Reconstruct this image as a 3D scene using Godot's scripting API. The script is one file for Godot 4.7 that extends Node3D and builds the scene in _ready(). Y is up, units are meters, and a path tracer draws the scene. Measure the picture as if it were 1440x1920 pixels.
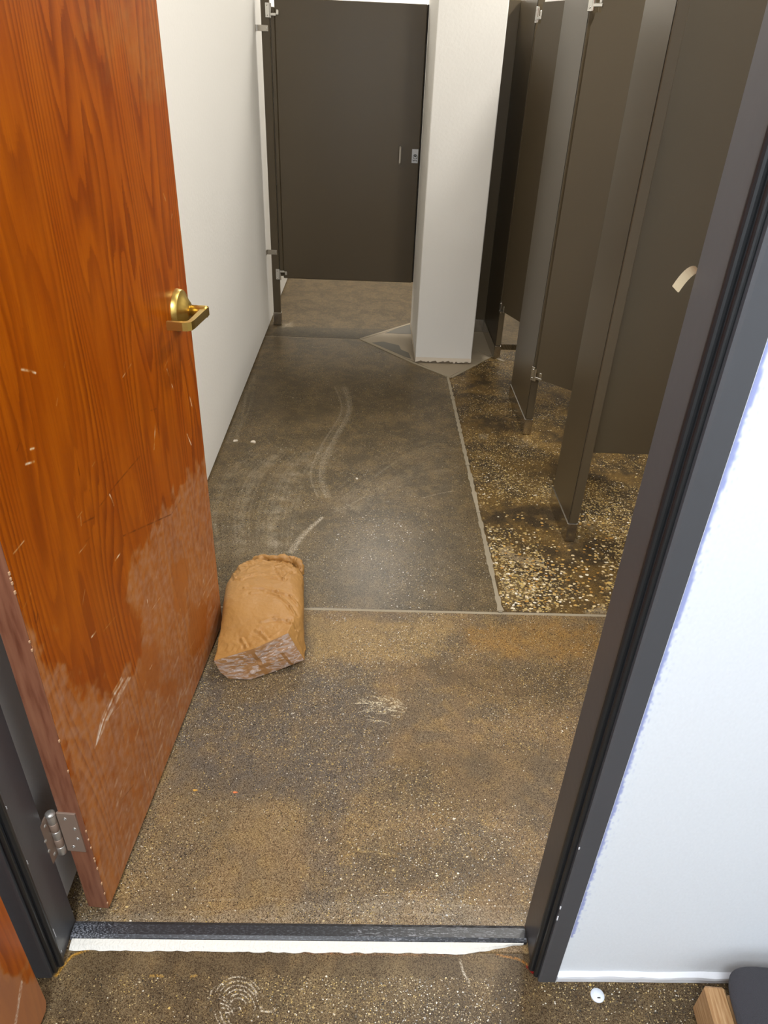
extends Node3D

const F := 1353.66            # focal length in pixels of the 1440 x 1920 frame
const EYE := Vector3(0.0, 1.5, 0.0)
var cam_basis: Basis
var M := {}                   # materials by name
var used := {}

# ---------------------------------------------------------------- small helpers
func lin(r: float, g: float, b: float) -> Color:
	return Color(r / 255.0, g / 255.0, b / 255.0)

func noise(freq: float, sd: int, oct := 4, kind := FastNoiseLite.TYPE_SIMPLEX_SMOOTH) -> FastNoiseLite:
	var n := FastNoiseLite.new()
	n.seed = sd; n.frequency = freq; n.noise_type = kind
	n.fractal_octaves = oct
	if oct == 1: n.fractal_type = FastNoiseLite.FRACTAL_NONE
	return n

func grey_bytes(n: FastNoiseLite, w: int, h: int) -> PackedByteArray:
	var im := n.get_image(w, h, false, false, true)
	im.convert(Image.FORMAT_L8)
	return im.get_data()

func bump_tex(freq: float, sd: int, size := 512, oct := 4) -> NoiseTexture2D:
	var t := NoiseTexture2D.new()
	t.width = size; t.height = size; t.seamless = true
	t.noise = noise(freq, sd, oct)
	return t

func mat(called: String, c: Color, rough: float, metal := 0.0) -> StandardMaterial3D:
	var m := StandardMaterial3D.new()
	m.resource_name = called; m.albedo_color = c; m.roughness = rough; m.metallic = metal
	M[called] = m
	return m

func tex(img: Image) -> ImageTexture:
	return ImageTexture.create_from_image(img)

func numbered(called: String) -> String:
	if not used.has(called):
		used[called] = 0
		return called
	used[called] += 1
	return "%s_%03d" % [called, used[called]]

func thing(called: String, label: String, category: String, group := "") -> Node3D:
	var o := Node3D.new()
	o.name = numbered(called)
	add_child(o)
	o.set_meta("label", label); o.set_meta("category", category)
	if group: o.set_meta("group", group)
	return o

func structure(called: String, label: String, category: String) -> Node3D:
	var o := thing(called, label, category)
	o.set_meta("kind", "structure")
	return o

func part(called: String, mesh: Mesh, m: Material, parent: Node3D, label := "") -> MeshInstance3D:
	var o := MeshInstance3D.new()
	o.name = called; o.mesh = mesh; o.material_override = m
	parent.add_child(o, true)
	if label: o.set_meta("label", label)
	return o

func start() -> SurfaceTool:
	var st := SurfaceTool.new()
	st.begin(Mesh.PRIMITIVE_TRIANGLES)
	st.set_smooth_group(-1)
	return st

func done(st: SurfaceTool) -> ArrayMesh:
	st.generate_normals()
	return st.commit()

func vtx(st: SurfaceTool, p: Vector3, uv) -> void:
	if uv != null:
		var t: Vector2 = uv.call(p)
		st.set_uv(t); st.set_uv2(Vector2(p.x + p.y * 0.7, p.z) / 0.5)
	st.add_vertex(p)

func tri(st: SurfaceTool, a: Vector3, b: Vector3, c: Vector3, ctr: Vector3, uv = null) -> void:
	var n := (b - a).cross(c - a)
	if n.dot((a + b + c) / 3.0 - ctr) > 0.0:
		var k := b; b = c; c = k
	vtx(st, a, uv); vtx(st, b, uv); vtx(st, c, uv)

func quad(st: SurfaceTool, a: Vector3, b: Vector3, c: Vector3, d: Vector3, ctr: Vector3, uv = null) -> void:
	tri(st, a, b, c, ctr, uv); tri(st, a, c, d, ctr, uv)

# a box with chamfered edges
func bbox(st: SurfaceTool, lo: Vector3, hi: Vector3, bev := 0.002, uv = null, xf := Transform3D.IDENTITY) -> void:
	var c := (lo + hi) / 2.0
	var h := (hi - lo) / 2.0
	var bb := minf(bev, minf(h.x, minf(h.y, h.z)) * 0.6)
	var ctr := xf * c
	var v := func(ax: int, sg: Array) -> Vector3:
		var p := Vector3()
		for i in 3: p[i] = sg[i] * (h[i] if i == ax else h[i] - bb)
		return xf * (c + p)
	for ax in 3:
		var u := (ax + 1) % 3
		var w := (ax + 2) % 3
		for s in [-1, 1]:
			var q := []
			for k in [[-1, -1], [1, -1], [1, 1], [-1, 1]]:
				var sg := [0, 0, 0]
				sg[ax] = s; sg[u] = k[0]; sg[w] = k[1]
				q.append(v.call(ax, sg))
			quad(st, q[0], q[1], q[2], q[3], ctr, uv)
		for s in [-1, 1]:
			for r in [-1, 1]:
				var e := []
				for k in [-1, 1]:
					var sg := [0, 0, 0]
					sg[ax] = s; sg[u] = r; sg[w] = k
					e.append(v.call(ax, sg)); e.append(v.call(u, sg))
				quad(st, e[0], e[1], e[3], e[2], ctr, uv)
	for x in [-1, 1]:
		for y in [-1, 1]:
			for z in [-1, 1]:
				var sg := [x, y, z]
				tri(st, v.call(0, sg), v.call(1, sg), v.call(2, sg), ctr, uv)

func box(lo: Vector3, hi: Vector3, bev := 0.002, uv = null, xf := Transform3D.IDENTITY) -> ArrayMesh:
	var st := start()
	bbox(st, lo, hi, bev, uv, xf)
	return done(st)

# polygon in 2D swept between two levels; map turns (point, level 0..1) into a place
func prism(st: SurfaceTool, pts: PackedVector2Array, map: Callable, uv = null) -> void:
	var n := pts.size()
	var flip := Geometry2D.is_polygon_clockwise(pts)
	for i in n:
		var a := pts[i]
		var b := pts[(i + 1) % n]
		var q := [map.call(a, 0.0), map.call(b, 0.0), map.call(b, 1.0), map.call(a, 1.0)]
		var order := [0, 1, 2, 0, 2, 3] if flip else [0, 2, 1, 0, 3, 2]
		for k in order: vtx(st, q[k], uv)
	var idx := Geometry2D.triangulate_polygon(pts)
	for t in [0.0, 1.0]:
		for k in range(0, idx.size(), 3):
			var o := [0, 1, 2] if (t > 0.5) != flip else [0, 2, 1]
			for j in o: vtx(st, map.call(pts[idx[k + j]], t), uv)

# tube along a path, round section
func tube(st: SurfaceTool, path: PackedVector3Array, r: PackedFloat32Array, seg := 12) -> void:
	var rings := []
	var side := Vector3.UP
	for i in path.size():
		var d := (path[mini(i + 1, path.size() - 1)] - path[maxi(i - 1, 0)]).normalized()
		if absf(d.dot(side)) > 0.95: side = Vector3.RIGHT if absf(d.x) < 0.9 else Vector3.BACK
		var u := (side - d * side.dot(d)).normalized()
		var w := d.cross(u)
		side = u
		var ring := PackedVector3Array()
		for k in seg:
			var a := TAU * k / seg
			ring.append(path[i] + (u * cos(a) + w * sin(a)) * r[i])
		rings.append(ring)
	for i in path.size() - 1:
		var ctr := (path[i] + path[i + 1]) / 2.0
		for k in seg:
			var l := (k + 1) % seg
			quad(st, rings[i][k], rings[i][l], rings[i + 1][l], rings[i + 1][k], ctr)
	for e in [0, path.size() - 1]:
		var inner: Vector3 = path[1 if e == 0 else e - 1]
		for k in seg: tri(st, path[e], rings[e][k], rings[e][(k + 1) % seg], inner)

func rod(a: Vector3, b: Vector3, r: float, seg := 14) -> ArrayMesh:
	var st := start()
	tube(st, PackedVector3Array([a, b]), PackedFloat32Array([r, r]), seg)
	return done(st)

# surface of revolution about an axis through o along d; profile of (radius, along)
func lathe(o: Vector3, d: Vector3, prof: Array, seg := 28) -> ArrayMesh:
	var st := SurfaceTool.new()
	st.begin(Mesh.PRIMITIVE_TRIANGLES)
	st.set_smooth_group(0)
	var u := d.cross(Vector3.UP if absf(d.y) < 0.9 else Vector3.RIGHT).normalized()
	var w := d.cross(u)
	for i in prof.size() - 1:
		for k in seg:
			var q := []
			for e in [[i, k], [i, k + 1], [i + 1, k + 1], [i + 1, k]]:
				var a: float = TAU * (e[1] % seg) / seg
				q.append(o + (u * cos(a) + w * sin(a)) * prof[e[0]][0] + d * prof[e[0]][1])
			for j in [0, 2, 1, 0, 3, 2]: st.add_vertex(q[j])
	st.generate_normals()
	return st.commit()

# ---------------------------------------------------------------- from a pixel of the photograph to a place
func ray(x: float, y: float) -> Vector3:
	return cam_basis * Vector3((x - 720.0) / F, -(y - 960.0) / F, -1.0)

func on_floor(x: float, y: float, h := 0.0) -> Vector3:
	var d := ray(x, y)
	return EYE + d * (h - EYE.y) / d.y

func on_z(x: float, y: float, z: float) -> Vector3:
	var d := ray(x, y)
	return EYE + d * (z - EYE.z) / d.z

# ---------------------------------------------------------------- painted matter: stains, dust, grain
class Sheet:                     # an image laid over a rectangle u0..u1, v0..v1 in metres
	var im: Image
	var u0: float; var v0: float; var res: float
	var w: int; var h: int
	func _init(a: float, b: float, c: float, d: float, r: float):
		u0 = a; v0 = b; res = r
		w = int((c - a) / r); h = int((d - b) / r)
		im = Image.create(w, h, false, Image.FORMAT_RGB8)
	func uv(u: float, v: float) -> Vector2:
		return Vector2((u - u0) / (w * res), (v - v0) / (h * res))
	func mixpx(x: int, y: int, c: Color, a: float) -> void:
		if x < 0 or y < 0 or x >= w or y >= h or a <= 0.0: return
		im.set_pixel(x, y, im.get_pixel(x, y).lerp(c, minf(a, 1.0)))
	# soft-edged polygon patch, its outline roughened by noise
	func patch(poly: PackedVector2Array, c: Color, alpha: float, soft: float, n: FastNoiseLite, rough: float) -> void:
		var lo := poly[0]; var hi := poly[0]
		for p in poly:
			lo = lo.min(p); hi = hi.max(p)
		var m := soft + rough
		for y in range(maxi(0, int((lo.y - m - v0) / res)), mini(h, int((hi.y + m - v0) / res) + 1)):
			for x in range(maxi(0, int((lo.x - m - u0) / res)), mini(w, int((hi.x + m - u0) / res) + 1)):
				var p := Vector2(u0 + x * res, v0 + y * res)
				var q := p + Vector2(n.get_noise_2d(p.x * 100.0, p.y * 100.0), n.get_noise_2d(p.x * 100.0 + 57.0, p.y * 100.0 - 31.0)) * rough
				var d := 1e9
				for i in poly.size():
					d = minf(d, q.distance_to(Geometry2D.get_closest_point_to_segment(q, poly[i], poly[(i + 1) % poly.size()])))
				if Geometry2D.is_point_in_polygon(q, poly): d = -d
				var a := 1.0 - smoothstep(-soft, soft, d)
				if a > 0.0:
					a *= 0.75 + 0.5 * n.get_noise_2d(p.x * 300.0, p.y * 300.0)
					mixpx(x, y, c, a * alpha)
	# a dusty or scraped stroke along a line, broken up along its length
	func stroke(pts: PackedVector2Array, wid: float, c: Color, alpha: float, n: FastNoiseLite) -> void:
		for i in pts.size() - 1:
			var a := pts[i]; var b := pts[i + 1]
			var m := wid * 1.6 + res
			var lo := a.min(b); var hi := a.max(b)
			for y in range(maxi(0, int((lo.y - m - v0) / res)), mini(h, int((hi.y + m - v0) / res) + 1)):
				for x in range(maxi(0, int((lo.x - m - u0) / res)), mini(w, int((hi.x + m - u0) / res) + 1)):
					var p := Vector2(u0 + x * res, v0 + y * res)
					var q := Geometry2D.get_closest_point_to_segment(p, a, b)
					var d := p.distance_to(q)
					var f := 1.0 - smoothstep(wid * 0.4, wid + res * 0.7, d)
					if f > 0.0:
						var g := clampf(0.55 + 1.1 * n.get_noise_2d(p.x * 260.0, p.y * 260.0), 0.0, 1.0)
						mixpx(x, y, c, f * g * alpha)

func floor_sheet(x0: float, z0: float, x1: float, z1: float, res: float, ca: Color, cb: Color, cc: Color, sd: int) -> Sheet:
	var s := Sheet.new(x0, z0, x1, z1, res)
	var n := s.w * s.h
	var a := grey_bytes(noise(res * 5.0, sd, 4), s.w, s.h)
	var b := grey_bytes(noise(res * 14.0, sd + 1, 5), s.w, s.h)
	var g := grey_bytes(noise(0.22, sd + 2, 2), s.w, s.h)
	var out := PackedByteArray()
	out.resize(n * 3)
	for i in n:
		var t := smoothstep(70.0, 185.0, float(a[i]))
		var q := smoothstep(110.0, 215.0, float(b[i]))
		var k := 0.86 + 0.28 * g[i] / 255.0
		var c := ca.lerp(cb, t).lerp(cc, q * 0.6)
		out[i * 3] = clampi(int(c.r * 255.0 * k), 0, 255)
		out[i * 3 + 1] = clampi(int(c.g * 255.0 * k), 0, 255)
		out[i * 3 + 2] = clampi(int(c.b * 255.0 * k), 0, 255)
	s.im = Image.create_from_data(s.w, s.h, false, Image.FORMAT_RGB8, out)
	return s

func px_poly(pts: Array) -> PackedVector2Array:
	var out := PackedVector2Array()
	for p in pts:
		var w := on_floor(p[0], p[1])
		out.append(Vector2(w.x, w.z))
	return out

func curve_px(pts: Array, n := 10) -> PackedVector2Array:      # smooth line through floor pixels
	var src := px_poly(pts)
	var out := PackedVector2Array()
	for i in src.size() - 1:
		for k in n:
			out.append(src[i].cubic_interpolate(src[i + 1], src[maxi(i - 1, 0)], src[mini(i + 2, src.size() - 1)], float(k) / n))
	out.append(src[src.size() - 1])
	return out

func floor_mat(called: String, s: Sheet, rough: float) -> StandardMaterial3D:
	var m := mat(called, Color.WHITE, rough)
	m.albedo_texture = tex(s.im)
	m.metallic_specular = 0.3
	m.detail_enabled = true
	m.detail_blend_mode = BaseMaterial3D.BLEND_MODE_MUL
	m.detail_uv_layer = BaseMaterial3D.DETAIL_UV_2
	m.detail_albedo = M_tex.grain
	return m

var M_tex := {}

# ---------------------------------------------------------------- the scene
func _ready() -> void:
	# camera
	var pitch := deg_to_rad(32.2003)
	var roll := deg_to_rad(2.5842)
	var yaw := deg_to_rad(1.9308)
	var fwd := Vector3(sin(yaw) * cos(pitch), -sin(pitch), -cos(yaw) * cos(pitch))
	var r0 := fwd.cross(Vector3.UP).normalized()
	var u0 := r0.cross(fwd)
	var r := r0 * cos(roll) + u0 * sin(roll)
	var u := u0 * cos(roll) - r0 * sin(roll)
	cam_basis = Basis(r, u, -fwd)
	var cam := Camera3D.new()
	cam.name = "camera"
	cam.fov = rad_to_deg(2.0 * atan(960.0 / F))
	cam.transform = Transform3D(cam_basis, EYE)
	cam.near = 0.02; cam.far = 60.0
	add_child(cam)
	cam.current = true
	# environment: a closed interior, nothing outside
	var we := WorldEnvironment.new()
	we.name = "environment"
	var env := Environment.new()
	env.background_mode = Environment.BG_COLOR
	env.background_color = Color.BLACK
	env.tonemap_mode = Environment.TONE_MAPPER_LINEAR
	env.tonemap_exposure = 0.79
	env.sdfgi_enabled = true; env.ssao_enabled = true; env.ssil_enabled = true
	we.environment = env
	add_child(we)

	make_materials()
	# ceiling fixtures: position, size, colour, strength
	var warm := Color(1.0, 0.985, 0.955)
	ceiling_light(Vector3(0.66, 3.0, -2.06), Vector2(0.16, 0.6), warm, 4.4, "white ceiling light panel over the restroom entry beside the open wooden door")
	ceiling_light(Vector3(1.72, 3.0, -3.1), Vector2(0.16, 1.2), warm, 9.5, "long white ceiling light panel over the row of side stalls")
	ceiling_light(Vector3(0.12, 3.0, -6.0), Vector2(0.16, 1.2), warm, 9.5, "long white ceiling light panel inside the end stall")
	ceiling_light(Vector3(-0.35, 3.0, 0.85), Vector2(0.6, 1.2), Color(0.96, 0.98, 1.0), 14.5, "cool white ceiling light panel in the hallway outside the doorway")

	build_shell()
	build_floor()
	build_frame()
	build_entry_door()
	build_hall_door()
	build_stalls()
	build_bag()
	build_small_things()

func make_materials() -> void:
	var grain := NoiseTexture2D.new()
	grain.width = 1024; grain.height = 1024; grain.seamless = true
	grain.noise = noise(0.42, 71, 2, FastNoiseLite.TYPE_VALUE)
	var gr := Gradient.new()
	gr.offsets = PackedFloat32Array([0.16, 0.34, 0.5, 0.64, 0.8])
	gr.colors = PackedColorArray([Color(0.34, 0.28, 0.22), Color(0.66, 0.61, 0.55), Color(0.85, 0.82, 0.78), Color(0.95, 0.94, 0.91), Color(1, 1, 1)])
	grain.color_ramp = gr
	M_tex.grain = grain
	var peel := bump_tex(0.03, 5)
	var m := mat("wall_paint_cream", lin(226, 223, 217), 0.7)
	m.heightmap_enabled = true; m.heightmap_texture = peel; m.heightmap_scale = 0.035
	m.uv1_triplanar = true; m.uv1_world_triplanar = true; m.uv1_scale = Vector3.ONE * 3.0
	m = mat("wall_paint_white", lin(232, 235, 238), 0.75)
	m.heightmap_enabled = true; m.heightmap_texture = peel; m.heightmap_scale = 0.05
	m.uv1_triplanar = true; m.uv1_world_triplanar = true; m.uv1_scale = Vector3.ONE * 4.0
	mat("ceiling_white", lin(225, 225, 222), 0.9)
	mat("gap_shade", lin(24, 22, 20), 0.9)  # near-black colour standing for shade under the left wall
	m = mat("stall_enamel", lin(84, 73, 55), 0.3)
	m.heightmap_enabled = true; m.heightmap_texture = bump_tex(0.12, 9); m.heightmap_scale = 0.008
	m.uv1_triplanar = true; m.uv1_world_triplanar = true; m.uv1_scale = Vector3.ONE * 5.0
	mat("stall_seam", lin(38, 33, 28), 0.6)
	mat("steel_brushed", lin(186, 180, 170), 0.2, 1.0)
	mat("chrome", lin(215, 213, 208), 0.14, 1.0)
	mat("screw_dark", lin(60, 56, 50), 0.4, 0.6)
	m = mat("frame_paint", lin(76, 77, 80), 0.36)
	m.heightmap_enabled = true; m.heightmap_texture = peel; m.heightmap_scale = 0.015
	m.uv1_triplanar = true; m.uv1_world_triplanar = true; m.uv1_scale = Vector3.ONE * 2.0
	mat("seal_rubber", lin(30, 32, 33), 0.38)
	mat("caulk_white", lin(226, 228, 232), 0.6)
	mat("brass", lin(204, 174, 96), 0.34, 1.0)
	mat("hinge_dusty", lin(150, 128, 112), 0.5, 0.35)
	mat("hinge_steel", lin(196, 190, 182), 0.35, 0.8)
	mat("tape_cream", lin(222, 208, 172), 0.6)
	mat("filler_tan", lin(156, 140, 118), 0.6)
	mat("plaster", lin(216, 204, 186), 0.85)

func ceiling_light(at: Vector3, size: Vector2, c: Color, e: float, label: String) -> void:
	var t := thing("ceiling_light", label, "ceiling light")
	t.position = at
	var hx := size.x / 2.0
	var hz := size.y / 2.0
	var st := start()
	for s in [-1, 1]:
		bbox(st, Vector3(s * hx - 0.012, -0.03, -hz - 0.012), Vector3(s * hx + 0.012, 0.0, hz + 0.012), 0.003)
		bbox(st, Vector3(-hx, -0.03, s * hz - 0.012), Vector3(hx, 0.0, s * hz + 0.012), 0.003)
	part("frame", done(st), M.ceiling_white, t)
	var g := StandardMaterial3D.new()
	g.resource_name = "light_diffuser"
	g.albedo_color = Color(0.9, 0.9, 0.9); g.roughness = 0.6
	g.emission_enabled = true; g.emission = c; g.emission_energy_multiplier = 2.0
	part("diffuser", box(Vector3(-hx, -0.022, -hz), Vector3(hx, -0.012, hz), 0.002), g, t)
	var l := AreaLight3D.new()
	l.name = "lamp"
	l.area_size = size
	l.light_color = c; l.light_energy = e
	l.area_normalize_energy = true
	l.shadow_enabled = true
	l.area_range = 14.0
	l.area_attenuation = 2.0
	l.rotation = Vector3(-PI / 2.0, 0, 0)
	l.position = Vector3(0, -0.03, 0)
	t.add_child(l)

# ---------------------------------------------------------------- walls, ceiling, column
func slab(called: String, label: String, category: String, lo: Vector3, hi: Vector3, m: Material, bev := 0.003) -> MeshInstance3D:
	var o := MeshInstance3D.new()
	o.name = called; o.mesh = box(lo, hi, bev); o.material_override = m
	add_child(o)
	o.set_meta("label", label); o.set_meta("category", category); o.set_meta("kind", "structure")
	return o

func build_shell() -> void:
	var wl := slab("wall_left", "long cream painted wall along the left of the restroom", "wall", Vector3(-0.80, 0.009, -6.95), Vector3(-0.64, 3.1, -0.80), M.wall_paint_cream)
	part("gap_shade_strip", box(Vector3(-0.79, 0.0, -6.9), Vector3(-0.652, 0.012, -0.80), 0.001), M.gap_shade, wl)  # near-black strip painted as the shade in the gap under the wall
	slab("wall_left_added", "added unseen cream wall block that darkens the slot behind the open wooden door", "wall", Vector3(-0.80, 0.0, -1.78), Vector3(-0.592, 3.1, -0.80), M.wall_paint_cream)  # unseen block, added to narrow and darken the slot behind the door
	slab("wall_back", "cream painted end wall behind the end stall", "wall", Vector3(-0.8, 0.0, -6.95), Vector3(2.6, 3.1, -6.8), M.wall_paint_cream)
	slab("wall_right", "cream painted wall behind the side stalls", "wall", Vector3(2.35, 0.0, -6.95), Vector3(2.5, 3.1, -0.80), M.wall_paint_cream)
	slab("wall_hall_left", "white hallway wall beside the wooden door", "wall", Vector3(-1.75, 0.0, -0.80), Vector3(-1.6, 3.1, 2.4), M.wall_paint_white)
	slab("wall_hall_right", "white hallway side wall beyond the dolly", "wall", Vector3(2.0, 0.0, -0.80), Vector3(2.15, 3.1, 2.4), M.wall_paint_white)
	slab("wall_hall_back", "white hallway wall opposite the restroom door", "wall", Vector3(-1.75, 0.0, 2.25), Vector3(2.15, 3.1, 2.4), M.wall_paint_white)
	slab("ceiling", "flat white ceiling over restroom and hallway", "ceiling", Vector3(-1.8, 3.0, -7.0), Vector3(2.65, 3.15, 2.45), M.ceiling_white)
	# wall that holds the doorway
	slab("wall_front_left", "white hallway wall left of the charcoal door frame", "wall", Vector3(-1.7, 0.0, -0.796), Vector3(-0.605, 3.1, -0.702), M.wall_paint_white)
	slab("wall_front_top", "white wall above the charcoal door frame", "wall", Vector3(-0.62, 2.12, -0.796), Vector3(0.41, 3.1, -0.702), M.wall_paint_white)
	var s := Sheet.new(0.36, 0.0, 2.3, 1.94, 0.0025)
	var ragged := noise(0.5, 12, 4)
	var fine := noise(0.25, 3, 3)
	var white := lin(231, 235, 239)
	var old := lin(150, 158, 206)
	for y in s.h:
		for x in s.w:
			var wx := 0.36 + x * s.res
			var wy := y * s.res
			var k := 0.985 + 0.018 * fine.get_noise_2d(x * 2.5, y * 2.5)
			var c := Color(white.r * k, white.g * k, white.b * k)
			# the brush stopped short of the frame: the old lavender coat shows in a ragged strip
			if wx < 0.45 and wy > 0.09:
				var e := 0.4045 + 0.0030 * ragged.get_noise_2d(wx * 90.0, wy * 330.0) + 0.004 * ragged.get_noise_2d(3.0, wy * 40.0)
				if wy > 0.95: e += 0.003 * sin(wy * 90.0)
				var a := 1.0 - smoothstep(-0.0012, 0.0015, wx - e)
				c = c.lerp(old, a * 0.9)
				var spots := ragged.get_noise_2d(wx * 420.0 + 9.0, wy * 300.0)
				if wx < 0.425 and spots > 0.28: c = c.lerp(old, smoothstep(0.28, 0.5, spots) * 0.45 * (1.0 - smoothstep(0.40, 0.425, wx)))
			s.im.set_pixel(x, s.h - 1 - y, c)
	var wm := mat("wall_paint_white_fresh", Color.WHITE, 0.72)
	wm.albedo_texture = tex(s.im); wm.texture_repeat = false
	var wall := MeshInstance3D.new()
	wall.name = "wall_front_right"
	wall.mesh = box(Vector3(0.385, 0.004, -0.796), Vector3(2.1, 3.1, -0.702), 0.002, func(p: Vector3) -> Vector2: return Vector2((p.x - 0.36) / 1.94, 1.0 - clampf(p.y / 1.94, 0.001, 0.999)))
	wall.material_override = wm
	add_child(wall)
	wall.set_meta("kind", "structure"); wall.set_meta("category", "wall"); wall.set_meta("label", "bright white freshly painted hallway wall beside the charcoal door frame")
	# lumpy caulked strip along the foot of that wall
	var st := start()
	var lump := noise(9.0, 44, 3)
	var cols := 150
	for i in cols:
		var q := []
		for k in 2:
			var x := 0.397 + (i + k) * 0.011
			var top := 0.024 + 0.004 * lump.get_noise_1d(x)
			var out := 0.006 + 0.003 * lump.get_noise_1d(x + 40.0)
			q.append([Vector3(x, 0.001, -0.702), Vector3(x, 0.001, -0.694 + out * 0.2), Vector3(x, 0.014, -0.698 + out), Vector3(x, top * 0.8, -0.699 + out), Vector3(x, top, -0.703)])
		for j in 4: quad(st, q[0][j], q[1][j], q[1][j + 1], q[0][j + 1], Vector3(0.397 + i * 0.011, 0.012, -0.72))
	var b := MeshInstance3D.new()
	b.name = "baseboard_right"
	b.mesh = done(st); b.material_override = M.caulk_white
	add_child(b)
	b.set_meta("kind", "structure"); b.set_meta("category", "baseboard"); b.set_meta("label", "low lumpy white caulk strip along the foot of the white wall")
	# the square column
	var c := structure("wall_column", "cream painted square column with a ragged crumbling foot", "column")
	var cs := start()
	var chip := noise(14.0, 8, 3)
	var x0 := 0.277; var x1 := 0.602; var z1 := -4.02; var z0 := -4.70
	bbox(cs, Vector3(x0, 0.03, z0), Vector3(x1, 3.02, z1), 0.004)
	part("shaft", done(cs), M.wall_paint_cream, c)
	cs = start()
	for i in 30:                                              # torn lower edge of the board
		var a := Vector3(lerpf(x0, x1, i / 30.0), 0.036, z1 + 0.001)
		var e := Vector3(lerpf(x0, x1, (i + 1) / 30.0), 0.036, z1 + 0.001)
		var da := 0.012 + 0.014 * chip.get_noise_1d(a.x * 6.0)
		var de := 0.012 + 0.014 * chip.get_noise_1d(e.x * 6.0)
		quad(cs, a, e, Vector3(e.x, de, z1 + 0.003), Vector3(a.x, da, z1 + 0.003), Vector3(a.x, 0.02, z1 - 0.1))
	for i in 44:
		var a := Vector3(x0 - 0.001, 0.036, lerpf(z0, z1, i / 44.0))
		var e := Vector3(x0 - 0.001, 0.036, lerpf(z0, z1, (i + 1) / 44.0))
		var da := 0.012 + 0.014 * chip.get_noise_1d(a.z * 6.0)
		var de := 0.012 + 0.014 * chip.get_noise_1d(e.z * 6.0)
		quad(cs, a, e, Vector3(x0 - 0.002, de, e.z), Vector3(x0 - 0.002, da, a.z), Vector3(x0 + 0.1, 0.02, a.z))
	part("torn_edge", done(cs), M.plaster, c)
	part("core", box(Vector3(x0 + 0.012, 0.0, z0 + 0.012), Vector3(x1 - 0.012, 0.035, z1 - 0.012), 0.002), M.filler_tan, c)

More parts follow.
